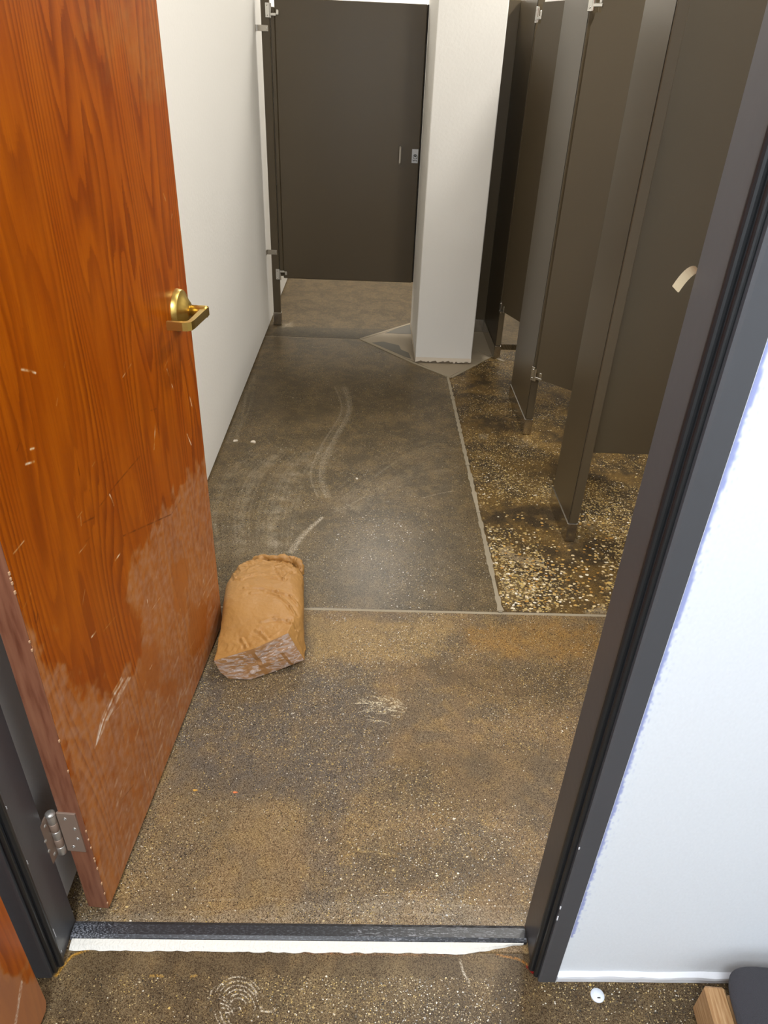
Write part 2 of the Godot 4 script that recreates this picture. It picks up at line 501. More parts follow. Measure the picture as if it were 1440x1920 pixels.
# ---------------------------------------------------------------- floor
func build_floor() -> void:
	var fl := structure("floor", "ground concrete floor of several slabs with filled joints", "floor")
	var dust := lin(206, 198, 184)
	var n1 := noise(0.06, 31, 4)
	var n2 := noise(0.5, 37, 4)
	# entry slab, inside the doorway up to the cross joint
	var s := floor_sheet(-0.66, -1.80, 1.02, -0.68, 0.0015, lin(126, 111, 90), lin(146, 124, 94), lin(160, 134, 90), 11)
	s.patch(px_poly([[330, 1260], [640, 1250], [740, 1330], [700, 1480], [560, 1500], [310, 1490]]), lin(112, 104, 96), 0.95, 0.05, n1, 0.06)
	s.patch(px_poly([[590, 1440], [650, 1440], [640, 1700], [560, 1700]]), lin(112, 103, 95), 0.6, 0.03, n1, 0.03)
	s.patch(px_poly([[330, 1500], [390, 1500], [360, 1720], [220, 1720]]), lin(108, 98, 86), 0.5, 0.04, n1, 0.05)
	s.patch(px_poly([[740, 1250], [1090, 1240], [1080, 1330], [880, 1310]]), lin(96, 80, 56), 0.55, 0.05, n1, 0.05)
	s.patch(px_poly([[760, 1400], [1050, 1390], [1020, 1560], [700, 1500]]), lin(100, 85, 62), 0.45, 0.05, n1, 0.06)
	s.patch(px_poly([[640, 1580], [1000, 1590], [1000, 1680], [700, 1650]]), lin(92, 78, 58), 0.45, 0.04, n1, 0.05)
	s.patch(px_poly([[580, 1160], [840, 1160], [830, 1240], [590, 1240]]), lin(176, 150, 102), 0.8, 0.03, n1, 0.05)
	s.patch(px_poly([[860, 1165], [1130, 1175], [1110, 1240], [880, 1220]]), lin(170, 132, 74), 0.75, 0.03, n1, 0.05)
	s.patch(px_poly([[240, 1600], [560, 1610], [560, 1700], [230, 1700]]), lin(150, 128, 94), 0.5, 0.03, n1, 0.05)
	s.patch(px_poly([[330, 1498], [590, 1500], [560, 1590], [320, 1580]]), lin(146, 128, 98), 0.5, 0.015, n1, 0.02)
	s.patch(px_poly([[650, 1520], [760, 1510], [750, 1590], [640, 1590]]), lin(148, 128, 94), 0.4, 0.02, n1, 0.03)
	s.patch(px_poly([[430, 1255], [560, 1265], [560, 1300], [420, 1320]]), lin(140, 114, 72), 0.4, 0.02, n1, 0.03)
	s.patch(px_poly([[580, 1690], [740, 1682], [860, 1690], [990, 1712], [990, 1745], [150, 1738], [150, 1715], [400, 1712]]), lin(160, 150, 134), 0.55, 0.006, n1, 0.012)
	var rng := RandomNumberGenerator.new()
	rng.seed = 5
	for i in 46:                                              # scuffs in the wax, their bright glints painted into the colour
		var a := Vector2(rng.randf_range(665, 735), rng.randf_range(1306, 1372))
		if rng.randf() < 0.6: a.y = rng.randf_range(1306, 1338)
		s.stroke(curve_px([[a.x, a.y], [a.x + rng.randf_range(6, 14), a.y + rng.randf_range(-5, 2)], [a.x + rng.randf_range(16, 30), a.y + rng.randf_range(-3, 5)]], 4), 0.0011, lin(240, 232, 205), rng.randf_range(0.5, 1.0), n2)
	for i in 14:
		var a := Vector2(rng.randf_range(220, 900), rng.randf_range(1676, 1725))
		s.stroke(px_poly([[a.x, a.y], [a.x + rng.randf_range(40, 160), a.y + rng.randf_range(-4, 4)]]), 0.002, dust, 0.35, n2)
	s.stroke(curve_px([[640, 1605], [690, 1596], [745, 1606]]), 0.002, lin(200, 170, 110), 0.5, n2)
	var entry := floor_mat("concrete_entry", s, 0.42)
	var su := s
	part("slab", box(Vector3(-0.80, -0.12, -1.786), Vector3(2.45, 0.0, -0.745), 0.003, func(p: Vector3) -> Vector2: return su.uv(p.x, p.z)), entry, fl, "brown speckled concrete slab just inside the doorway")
	# hallway slab
	var o := floor_sheet(-0.80, -0.76, 1.10, -0.40, 0.001, lin(98, 84, 64), lin(116, 100, 76), lin(132, 112, 80), 23)
	var tread := lin(236, 232, 222)                            # white print of a shoe tread
	for k in [[0.42, 2.55, 62], [0.5, 2.4, 54], [0.55, 2.35, 46], [0.55, 2.3, 38], [0.5, 2.2, 30], [0.6, 2.5, 22]]:
		var pts := []
		for q in 7:
			var a: float = lerpf(k[0], k[1], q / 6.0)
			pts.append([449 + cos(a) * k[2] * 0.82 - 3, 1893 - sin(a) * k[2]])
		o.stroke(curve_px(pts, 4), 0.0011, tread, 0.85, n2)
	for k in 5: o.stroke(curve_px([[408 + k * 2, 1862 + k * 9], [420 + k * 2, 1870 + k * 7], [434 - k, 1878 + k * 6]], 4), 0.001, tread, 0.8, n2)
	for k in 3: o.stroke(curve_px([[402 + k * 10, 1896], [406 + k * 10, 1910], [416 + k * 10, 1925]], 4), 0.0012, tread, 0.75, n2)
	for k in 4: o.stroke(curve_px([[466 + k * 2, 1838 + k * 7], [474 + k * 2, 1850 + k * 6], [480, 1860 + k * 5]], 3), 0.0009, tread, 0.55, n2)
	o.stroke(curve_px([[438, 1902], [434, 1894], [440, 1890], [449, 1889], [450, 1894]], 4), 0.0012, tread, 0.85, n2)
	o.stroke(curve_px([[476, 1880], [478, 1890], [474, 1896]], 3), 0.0012, tread, 0.7, n2)
	o.stroke(curve_px([[391, 1875], [396, 1858], [404, 1849]], 3), 0.001, tread, 0.75, n2)
	o.stroke(curve_px([[488, 1895], [498, 1896], [512, 1896], [515, 1888]], 4), 0.002, tread, 0.75, n2)
	o.stroke(curve_px([[488, 1888], [490, 1889]], 2), 0.003, tread, 0.7, n2)
	o.stroke(curve_px([[862, 1800], [868, 1822], [880, 1842]], 5), 0.003, lin(220, 216, 206), 0.6, n2)
	o.stroke(curve_px([[104, 1830], [120, 1808], [136, 1792], [165, 1780]], 6), 0.0035, lin(196, 150, 66), 0.9, n2)
	o.stroke(curve_px([[280, 1830], [295, 1829], [305, 1830]], 4), 0.003, lin(190, 152, 80), 0.7, n2)
	o.stroke(curve_px([[358, 1830], [368, 1829]], 3), 0.003, lin(190, 152, 80), 0.7, n2)
	o.stroke(curve_px([[930, 1790], [965, 1796], [985, 1806], [996, 1818]], 5), 0.003, lin(186, 128, 60), 0.7, n2)
	o.stroke(curve_px([[988, 1812], [994, 1818], [999, 1824]], 3), 0.003, lin(150, 26, 26), 0.9, n2)
	o.stroke(curve_px([[560, 1786], [700, 1789], [860, 1791]], 4), 0.0025, lin(170, 110, 72), 0.35, n2)
	o.patch(px_poly([[470, 1830], [760, 1800], [850, 1850], [700, 1920], [480, 1920]]), lin(150, 134, 102), 0.35, 0.03, n1, 0.03)
	var hall := floor_mat("concrete_hall", o, 0.4)
	var ou := o
	part("slab", box(Vector3(-1.75, -0.12, -0.745), Vector3(2.15, 0.0, 2.4), 0.001, func(p: Vector3) -> Vector2: return ou.uv(p.x, p.z)), hall, fl, "brown speckled concrete slab in the hallway")
	# corridor slab
	var c := floor_sheet(-0.66, -4.45, 0.47, -1.78, 0.0025, lin(104, 93, 73), lin(124, 109, 84), lin(140, 121, 88), 41)
	c.patch(px_poly([[470, 700], [800, 700], [830, 760], [440, 790]]), lin(84, 74, 56), 0.5, 0.12, n1, 0.1)
	c.patch(px_poly([[420, 1000], [900, 980], [930, 1140], [400, 1140]]), lin(124, 114, 96), 0.5, 0.15, n1, 0.1)
	for i in 26:                                              # broad thin veils of swept dust
		var k := rng.randf()
		c.stroke(curve_px([[lerpf(400, 560, k), 1040], [lerpf(395, 575, k), 960], [lerpf(425, 600, k), 890], [lerpf(470, 660, k), 840]], 3), rng.randf_range(0.012, 0.035), dust, rng.randf_range(0.03, 0.09), n1)
	for i in 14: c.stroke(curve_px([[620 + i * 3, 950 + i], [720, 890 + i * 4], [860, 862 + i * 4]], 3), rng.randf_range(0.012, 0.03), dust, rng.randf_range(0.02, 0.06), n1)
	for i in 60:                                              # broom swirls in the dust, left
		var k := rng.randf()
		var x := lerpf(405, 560, k)
		var j := rng.randf_range(-8, 8)
		c.stroke(curve_px([[x - 4 + j, 1040 - rng.randf() * 40], [x - 10 + j + k * 15.0, 960], [lerpf(420, 590, k) + j, 895 - k * 10.0], [lerpf(455, 640, k) + j, 862 - k * 25.0]], 6), rng.randf_range(0.0016, 0.005), dust, rng.randf_range(0.05, 0.2), n2)
	for i in 34:                                              # right-hand arcs
		var j := rng.randf_range(-30, 45)
		var k := rng.randf_range(0.0, 60.0)
		c.stroke(curve_px([[600 + k, 945 + j * 0.5], [690 + k, 885 + j], [780 + k * 0.6, 852 + j], [860, 850 + j]], 6), rng.randf_range(0.002, 0.005), dust, rng.randf_range(0.05, 0.16), n2)
	for i in 26:                                              # narrow plume in the middle
		var j := rng.randf_range(-14, 14)
		c.stroke(curve_px([[608 + j, 932], [596 + j * 1.1, 885], [618 + j, 830], [650 + j * 0.8, 770], [640 + j, 725]], 6), rng.randf_range(0.002, 0.005), dust, rng.randf_range(0.06, 0.22), n2)
	for i in 16:                                              # streak behind the bag
		var j := rng.randf_range(-9, 9)
		c.stroke(curve_px([[545 + j, 1036], [570 + j * 0.8, 1002], [604 + j * 0.5, 970]], 6), rng.randf_range(0.002, 0.006), dust, rng.randf_range(0.1, 0.35), n2)
	for i in 20: c.stroke(curve_px([[470 + rng.randf_range(-14, 14), 700], [455 + rng.randf_range(-8, 16), 760], [430 + rng.randf_range(-8, 14), 830]], 4), 0.006, dust, rng.randf_range(0.04, 0.14), n2)
	c.stroke(curve_px([[790, 934], [815, 927], [850, 920]], 4), 0.003, dust, 0.6, n2)
	for i in 30:
		var a := Vector2(rng.randf_range(430, 900), rng.randf_range(700, 1120))
		c.stroke(curve_px([[a.x, a.y], [a.x + rng.randf_range(-30, 30), a.y + rng.randf_range(-14, 14)]], 3), 0.0025, dust, rng.randf_range(0.1, 0.3), n2)
	var corr := floor_mat("concrete_corridor", c, 0.34)
	var cu := c
	part("slab", box(Vector3(-0.80, -0.12, -4.398), Vector3(0.4465, 0.0, -1.794), 0.002, func(p: Vector3) -> Vector2: return cu.uv(p.x, p.z)), corr, fl, "grey-brown concrete slab with pale dust swirls")
	# slab under the side stalls, ground down to the aggregate
	var e := floor_sheet(0.45, -4.30, 1.75, -1.78, 0.0025, lin(84, 72, 54), lin(120, 98, 60), lin(150, 124, 78), 53)
	e.patch(px_poly([[920, 870], [1000, 850], [1060, 890], [1010, 930], [930, 920]]), lin(126, 104, 66), 0.6, 0.05, n1, 0.05)
	for p in [[[940, 660], 26], [[985, 835], 34], [[960, 740], 30], [[1050, 950], 34], [[1075, 1010], 42], [[1110, 990], 40], [[1030, 920], 26]]:
		var w := on_floor(p[0][0], p[0][1])
		var rr: float = p[1] * 0.0022
		for i in 26:
			var a := rng.randf() * TAU
			var q := Vector2(w.x, w.z) + Vector2(cos(a), sin(a)) * rng.randf() * rr
			e.stroke(PackedVector2Array([q, q + Vector2(rng.randf_range(-0.03, 0.03), rng.randf_range(-0.05, 0.05))]), 0.005, lin(190, 182, 166), 0.28, n2)
	e.patch(px_poly([[936, 1028], [960, 1024], [968, 1042], [985, 1046], [1015, 1052], [1012, 1060], [980, 1060], [960, 1048], [940, 1044]]), lin(178, 162, 134), 0.9, 0.004, n1, 0.01)
	e.patch(px_poly([[897, 812], [915, 814], [914, 824], [899, 822]]), lin(150, 138, 116), 0.8, 0.004, n1, 0.01)
	e.patch(px_poly([[1090, 1146], [1136, 1136], [1140, 1152], [1100, 1152]]), lin(172, 160, 138), 0.8, 0.004, n1, 0.01)
	e.patch(px_poly([[935, 1085], [985, 1070], [980, 1125], [950, 1140]]), lin(150, 138, 114), 0.45, 0.01, n1, 0.02)
	var expo := floor_mat("concrete_exposed", e, 0.42)
	var eu := e
	part("slab", box(Vector3(0.4560, -0.12, -4.30), Vector3(2.45, 0.0, -1.794), 0.003, func(p: Vector3) -> Vector2: return eu.uv(p.x, p.z)), expo, fl, "dark concrete slab ground down to yellow pebbles")
	# slab under the end stall
	var g := floor_sheet(-0.66, -6.45, 1.30, -4.28, 0.005, lin(100, 87, 64), lin(116, 101, 76), lin(130, 112, 82), 67)
	g.patch(px_poly([[505, 632], [700, 640], [740, 618], [520, 612]]), lin(82, 76, 64), 0.8, 0.01, n1, 0.02)
	g.patch(px_poly([[496, 634], [512, 628], [517, 640], [505, 645], [494, 646]]), lin(170, 160, 142), 0.8, 0.01, n1, 0.01)
	g.patch(px_poly([[530, 607], [545, 603], [550, 612], [528, 614]]), lin(200, 192, 176), 0.6, 0.02, n1, 0.02)
	var far := floor_mat("concrete_end", g, 0.45)
	var gu := g
	part("slab", box(Vector3(-0.80, -0.12, -6.95), Vector3(2.45, 0.0, -4.404), 0.003, func(p: Vector3) -> Vector2: return gu.uv(p.x, p.z)), far, fl, "lighter brown concrete slab under the end stall")
	# joint filler, a little below the slabs
	var fj := mat("joint_filler", lin(150, 138, 116), 0.7)
	part("joint", box(Vector3(0.443, -0.05, -4.40), Vector3(0.459, -0.0012, -1.79), 0.0005), fj, fl)
	part("joint", box(Vector3(-0.8, -0.05, -1.796), Vector3(2.45, -0.0012, -1.784), 0.0005), fj, fl)
	part("joint", box(Vector3(-0.8, -0.05, -4.406), Vector3(0.47, -0.0012, -4.396), 0.0005), fj, fl)
	# smeared filler that spilled over the edges of the long joint
	var sm := noise(6.0, 91, 3)
	var st := start()
	for i in 130:
		var z0 := lerpf(-3.74, -1.80, i / 130.0)
		var z1 := lerpf(-3.74, -1.80, (i + 1) / 130.0)
		if sm.get_noise_1d(z0 * 1.3 + 5.0) < -0.32: continue
		var w0 := 0.007 + 0.006 * sm.get_noise_1d(z0 * 4.0)
		var w1 := 0.007 + 0.006 * sm.get_noise_1d(z1 * 4.0)
		quad(st, Vector3(0.451 - w0, 0.0006, z0), Vector3(0.451 + w0 * 1.2, 0.0006, z0), Vector3(0.451 + w1 * 1.2, 0.0006, z1), Vector3(0.451 - w1, 0.0006, z1), Vector3(0.45, -1.0, z0))
	part("joint_smear", done(st), fj, fl)
	# diamond of filler round the foot of the column
	var dm := mat("diamond_filler", lin(150, 136, 114), 0.6)
	var poly := px_poly([[676, 636], [843, 706], [936, 660], [905, 600], [775, 606]])
	st = start()
	prism(st, poly, func(p: Vector2, t: float) -> Vector3: return Vector3(p.x, 0.0015 if t > 0.5 else -0.02, p.y))
	part("column_patch", done(st), dm, fl, "tan diamond-shaped filler patch round the column foot")
	st = start()
	prism(st, px_poly([[698, 643], [718, 641], [748, 648], [752, 656], [766, 662], [771, 673], [760, 670], [728, 656]]), func(p: Vector2, t: float) -> Vector3: return Vector3(p.x, 0.0022 if t > 0.5 else 0.0, p.y))
	prism(st, px_poly([[722, 625], [745, 616], [771, 606], [771, 627]]), func(p: Vector2, t: float) -> Vector3: return Vector3(p.x, 0.0022 if t > 0.5 else 0.0, p.y))
	part("column_patch", done(st), mat("filler_dark", lin(86, 80, 68), 0.5), fl, "dark remnant of old filler beside the column")
	for seg in [[[676, 636], [778, 682]], [[778, 682], [846, 708]], [[846, 708], [936, 660]], [[890, 655], [945, 678]], [[676, 636], [770, 607]]]:
		var ln := px_poly(seg)
		var d := (ln[1] - ln[0]).normalized()
		var nn := Vector2(-d.y, d.x) * 0.009
		st = start()
		prism(st, PackedVector2Array([ln[0] + nn, ln[1] + nn, ln[1] - nn, ln[0] - nn]), func(p: Vector2, t: float) -> Vector3: return Vector3(p.x, 0.003 if t > 0.5 else -0.01, p.y))
		part("joint", done(st), fj, fl)
	build_aggregate(fl)

func chip_mesh(sd: int, sides := 7) -> ArrayMesh:
	var rng := RandomNumberGenerator.new()
	rng.seed = sd
	var st := start()
	var top := []
	var low := []
	for k in sides:
		var a := TAU * k / sides + rng.randf_range(-0.25, 0.25)
		var q := rng.randf_range(0.6, 1.2)
		top.append(Vector3(cos(a) * q * 0.86, 1.0, sin(a) * q * 0.86))
		low.append(Vector3(cos(a) * q, -1.0, sin(a) * q))
	for k in sides:
		var l := (k + 1) % sides
		tri(st, Vector3(0, 1.0, 0), top[k], top[l], Vector3(0, -3, 0))
		quad(st, low[k], low[l], top[l], top[k], Vector3.ZERO)
	return done(st)

func build_aggregate(fl: Node3D) -> void:
	var rng := RandomNumberGenerator.new()
	rng.seed = 404
	var cm := mat("aggregate", Color.WHITE, 0.22)
	cm.vertex_color_use_as_albedo = true
	var dens := noise(2.2, 77, 3)
	# sand grains and chips seen in each slab: region, how many, radii, share of dark ones
	for a in [["entry", -0.62, 1.0, -1.782, -0.80, 62000, 0.0007, 0.0020, 0.52, 0.9], ["hall", -0.72, 1.0, -0.70, -0.42, 17000, 0.0007, 0.0021, 0.42, 0.9], ["corridor", -0.63, 0.44, -4.3, -1.8, 30000, 0.0008, 0.0021, 0.5, 0.75], ["exposed", 0.465, 1.75, -4.28, -1.8, 46000, 0.0014, 0.0056, 0.22, 1.1]]:
		var mm := MultiMesh.new()
		mm.transform_format = MultiMesh.TRANSFORM_3D
		mm.use_colors = true
		mm.mesh = chip_mesh(3 + int(a[5]))
		mm.instance_count = a[5]
		for i in int(a[5]):
			var p := Vector3(rng.randf_range(a[1], a[2]), 0.0, rng.randf_range(a[3], a[4]))
			for k in 3:
				if dens.get_noise_2d(p.x, p.z) + rng.randf_range(-0.35, 0.35) > -0.08: break
				p = Vector3(rng.randf_range(a[1], a[2]), 0.0, rng.randf_range(a[3], a[4]))
			var rad: float = lerpf(a[6], a[7], pow(rng.randf(), 2.2))
			if rng.randf() < 0.012: rad *= 1.9
			if a[0] == "exposed": rad *= lerpf(0.55, 1.25, smoothstep(-3.2, -1.8, p.z))   # ground deeper towards the cross joint: larger stones are cut there
			var c: Color
			var q := rng.randf()
			if q < a[8]: c = Color(0.03, 0.024, 0.017).lerp(Color(0.09, 0.07, 0.045), rng.randf())
			elif q < 0.72: c = Color(0.34, 0.25, 0.13).lerp(Color(0.42, 0.30, 0.10), rng.randf())
			elif q < 0.93: c = Color(0.50, 0.41, 0.26).lerp(Color(0.55, 0.38, 0.12), rng.randf())
			else: c = Color(0.72, 0.66, 0.54)
			c = Color(c.r * a[9], c.g * a[9], c.b * a[9])
			var b := Basis(Vector3.UP, rng.randf() * TAU).scaled(Vector3(rad, 0.0004, rad * rng.randf_range(0.6, 1.0)))
			var tip := Basis.from_euler(Vector3(rng.randfn(0.0, 0.05), 0.0, rng.randfn(0.0, 0.05)))
			mm.set_instance_transform(i, Transform3D(tip * b, p))
			mm.set_instance_color(i, c)
		var o := MultiMeshInstance3D.new()
		o.name = "aggregate"
		o.multimesh = mm; o.material_override = cm
		o.set_meta("kind", "stuff")
		fl.add_child(o, true)
	# the larger pebbles of the ground slab, one by one
	var shapes := []
	for k in 5: shapes.append(chip_mesh(900 + k, 8))
	var cols := []
	for c in [[196, 158, 88], [222, 200, 156], [176, 128, 58], [232, 220, 192], [150, 120, 72], [60, 58, 62]]:
		cols.append(mat("pebble", lin(c[0], c[1], c[2]), 0.35))
	var taken := []
	for i in 1600:
		if taken.size() >= 260: break
		var px := Vector2(rng.randf_range(930, 1150), rng.randf_range(965, 1142))
		if rng.randf() < 0.55: px = Vector2(rng.randf_range(985, 1110), rng.randf_range(1045, 1140))
		var w := on_floor(px.x, px.y)
		if w.x < 0.475 or (w.x > 0.72 and w.x < 0.82 and w.z < -2.18): continue
		var rad := rng.randf_range(0.0042, 0.0085)
		var ok := true
		for t in taken:
			if Vector2(w.x, w.z).distance_to(t[0]) < rad + t[1] + 0.0015: ok = false
		if not ok: continue
		taken.append([Vector2(w.x, w.z), rad])
		var o := part("stone", shapes[i % 5], cols[[0, 0, 1, 2, 3, 4, 0, 1, 2, 2, 1, 5 if i % 4 == 0 else 0][i % 12]], fl)
		o.transform = Transform3D(Basis(Vector3.UP, rng.randf() * TAU).scaled(Vector3(rad, 0.0006, rad * rng.randf_range(0.5, 0.9))), Vector3(w.x, 0.0002, w.z))

# ---------------------------------------------------------------- door frame and threshold
func build_frame() -> void:
	var f := structure("door_frame", "charcoal painted metal door frame of the restroom doorway", "door frame")
	var up := func(p: Vector2, t: float) -> Vector3: return Vector3(p.x, 2.1 * t, p.y)
	var left := PackedVector2Array([Vector2(-0.618, -0.692), Vector2(-0.570, -0.692), Vector2(-0.566, -0.694), Vector2(-0.566, -0.702), Vector2(-0.561, -0.704), Vector2(-0.561, -0.712), Vector2(-0.556, -0.714), Vector2(-0.5555, -0.726), Vector2(-0.558, -0.730), Vector2(-0.558, -0.798), Vector2(-0.562, -0.802), Vector2(-0.618, -0.802)])
	var st := start()
	prism(st, left, up)
	part("jamb", done(st), M.frame_paint, f, "charcoal jamb that carries the hinges")
	var right := PackedVector2Array()
	for p in left: right.append(Vector2(-p.x - 0.204, p.y))
	for i in right.size():
		if right[i].x > 0.39: right[i].x = 0.395
	st = start()
	prism(st, right, up)
	part("jamb", done(st), M.frame_paint, f, "charcoal jamb beside the white wall")
	part("head", box(Vector3(-0.618, 2.06, -0.802), Vector3(0.395, 2.12, -0.692), 0.004), M.frame_paint, f)
	for s in [-1, 1]:
		for k in [[-0.563, -0.7035, 0.0045], [-0.557, -0.716, 0.0065]]:
			var x: float = k[0] if s < 0 else -k[0] - 0.204
			part("weather_seal", rod(Vector3(x, 0.004, k[1]), Vector3(x, 2.06, k[1]), k[2]), M.seal_rubber, f)
	part("paint_line", box(Vector3(0.3935, 0.0, -0.7015), Vector3(0.397, 2.1, -0.6935), 0.0008), M.caulk_white, f, "thin white caulk line where frame meets wall")
	st = start()
	for k in [[-0.5572, 0.075, -0.7285, 0.028], [-0.5572, 0.31, -0.7285, 0.010], [-0.5572, 0.46, -0.7285, 0.007], [-0.5572, 0.62, -0.7285, 0.012], [-0.5572, 0.02, -0.7285, 0.008], [0.3532, 0.16, -0.7285, 0.03], [0.3532, 0.34, -0.7285, 0.02], [0.3620, 0.22, -0.6925, 0.012], [0.3615, 0.255, -0.6925, 0.008], [0.3625, 0.43, -0.6925, 0.005]]:
		bbox(st, Vector3(k[0] - 0.0011, k[1], k[2] - 0.0010), Vector3(k[0] + 0.0011, k[1] + k[3], k[2] + 0.0008), 0.0004)
	part("paint_chips", done(st), M.caulk_white, f, "white scuffs where the frame paint is chipped")
	# latch strike with its curled lip, a bit of masking tape on it
	var t := thing("strike_tape", "curl of cream masking tape sticking out of the charcoal door jamb", "tape")
	st = start()
	var pts := []
	for i in 9:
		var a := i / 8.0
		pts.append(Vector3(0.3535 - 0.0075 * a, 1.319 - 0.006 * a - 0.023 * a * a, -0.798 - 0.026 * a))
	for i in 8:
		var h := Vector3(0.0036, -0.0030, 0.0008)
		var ctr: Vector3 = pts[i] + Vector3(0.01, 0, 0.0)
		quad(st, pts[i] - h, pts[i] + h, pts[i + 1] + h, pts[i + 1] - h, ctr)
		var back := Vector3(0.0012, 0, 0.0008)
		quad(st, pts[i] - h + back, pts[i] + h + back, pts[i + 1] + h + back, pts[i + 1] - h + back, pts[i] - Vector3(0.01, 0, 0))
		quad(st, pts[i] + h, pts[i + 1] + h, pts[i + 1] + h + back, pts[i] + h + back, pts[i] - h)
		quad(st, pts[i] - h, pts[i + 1] - h, pts[i + 1] - h + back, pts[i] - h + back, pts[i] + h)
	part("tape", done(st), M.tape_cream, t)
	# threshold
	var th := thing("threshold_strip", "black rubber threshold strip with white plaster edge across the doorway", "threshold")
	var s := Sheet.new(-0.56, -0.80, 0.36, -0.74, 0.001)
	var n := noise(0.4, 61, 4)
	for y in s.h:
		for x in s.w:
			var k := n.get_noise_2d(x * 0.22, y * 1.6)
			var c := lin(30, 31, 35).lerp(lin(78, 80, 86), smoothstep(0.05, 0.5, k))
			if x < 130: c = c.lerp(lin(150, 153, 160), smoothstep(-0.25 + x * 0.004, 0.2 + x * 0.004, n.get_noise_2d(x * 0.5 + 90.0, y * 0.9)) * 0.8)
			if x > 550 and n.get_noise_2d(x * 0.08 + 300.0, y * 3.0) > 0.33: c = c.lerp(lin(190, 192, 196), 0.5)
			s.im.set_pixel(x, y, c)
	var tm := mat("threshold_rubber", Color.WHITE, 0.33)
	tm.albedo_texture = tex(s.im); tm.texture_repeat = false
	var prof := PackedVector2Array([Vector2(-0.7975, 0.0), Vector2(-0.797, 0.003), Vector2(-0.790, 0.0075), Vector2(-0.770, 0.0085), Vector2(-0.763, 0.006), Vector2(-0.7615, 0.0)])
	var tu := s
	var uvf := func(p: Vector3) -> Vector2: return tu.uv(p.x, p.z)
	st = start()
	prism(st, prof, func(p: Vector2, q: float) -> Vector3: return Vector3(lerpf(-0.5085, 0.352, q), p.y, p.x), uvf)
	part("strip", done(st), tm, th)
	st = start()
	prism(st, prof, func(p: Vector2, q: float) -> Vector3: return Vector3(lerpf(-0.556, -0.5095, q), p.y, p.x), uvf)
	part("end_piece", done(st), tm, th, "grey dust-covered end of the strip")
	st = start()
	var rag := noise(5.0, 15, 3)
	for i in 90:
		var q := []
		for k in 2:
			var x := lerpf(-0.552, 0.345, (i + k) / 90.0)
			var z := -0.7425 + 0.003 * rag.get_noise_1d(x * 6.0) - 0.018 * smoothstep(0.22, 0.345, x)
			q.append([Vector3(x, 0.0055, -0.762), Vector3(x, 0.0045, lerpf(-0.762, z, 0.6)), Vector3(x, 0.0005, z), Vector3(x, -0.001, z)])
		for j in 3: quad(st, q[0][j], q[1][j], q[1][j + 1], q[0][j + 1], Vector3(q[0][0].x, -0.05, -0.79))
	var pm := mat("plaster_white_edge", lin(214, 211, 203), 0.75)
	pm.heightmap_enabled = true; pm.heightmap_texture = bump_tex(0.05, 77); pm.heightmap_scale = 0.15
	pm.uv1_triplanar = true; pm.uv1_scale = Vector3.ONE * 6.0
	part("plaster_edge", done(st), pm, th, "ragged white plaster line in front of the strip")

# ---------------------------------------------------------------- wooden doors
func stretched(n: FastNoiseLite, w: int, h: int, times: int) -> PackedByteArray:
	var im := n.get_image(w, h / times + 1, false, false, true)
	im.convert(Image.FORMAT_L8)
	im.resize(w, h, Image.INTERPOLATE_CUBIC)
	return im.get_data()

func wood_sheet(sd: int, dusty: bool) -> Sheet:
	var s := Sheet.new(0.0, 0.0, 0.90, 2.07, 0.0014)
	var w := s.w
	var h := s.h
	# slow wander of the growth rings, fine fibres and pores, all stretched along the board
	var wander := stretched(noise(0.0055, sd, 2), w, h, 7)
	var wobble := stretched(noise(0.03, sd + 4, 2), w, h, 9)
	var fibre := stretched(noise(0.13, sd + 1, 3), w, h, 40)
	var pore := stretched(noise(0.5, sd + 2, 2), w, h, 26)
	var tone := stretched(noise(0.012, sd + 3, 3), w, h, 3)
	var lightw := lin(178, 92, 4)
	var midw := lin(154, 70, 0)
	var darkw := lin(104, 38, 0)
	var out := PackedByteArray()
	out.resize(w * h * 3)
	for y in h:
		for x in w:
			var i := y * w + x
			var g := float(x) / w * 24.0 + wander[i] / 255.0 * 9.0 + wobble[i] / 255.0 * 0.8
			var ring := g - floorf(g)
			var k := floorf(g)
			var heavy := 0.35 + 0.65 * absf(sin(k * 12.9898))   # some rings are heavy, some faint
			var line := smoothstep(0.25, 0.92, ring) * (1.0 - smoothstep(0.92, 1.0, ring))
			var f := fibre[i] / 255.0
			var c := midw.lerp(lightw, clampf(tone[i] / 255.0 * 0.8 + (f - 0.5) * 0.6, 0.0, 1.0))
			c = c.lerp(darkw, line * heavy * (0.35 + 0.65 * f) * 0.8)
			if pore[i] > 150: c = c.lerp(darkw, (pore[i] - 150) / 105.0 * 0.3)
			out[i * 3] = int(c.r * 255.0); out[i * 3 + 1] = int(c.g * 255.0); out[i * 3 + 2] = int(c.b * 255.0)
	s.im = Image.create_from_data(w, h, false, Image.FORMAT_RGB8, out)
	if not dusty: return s
	return s

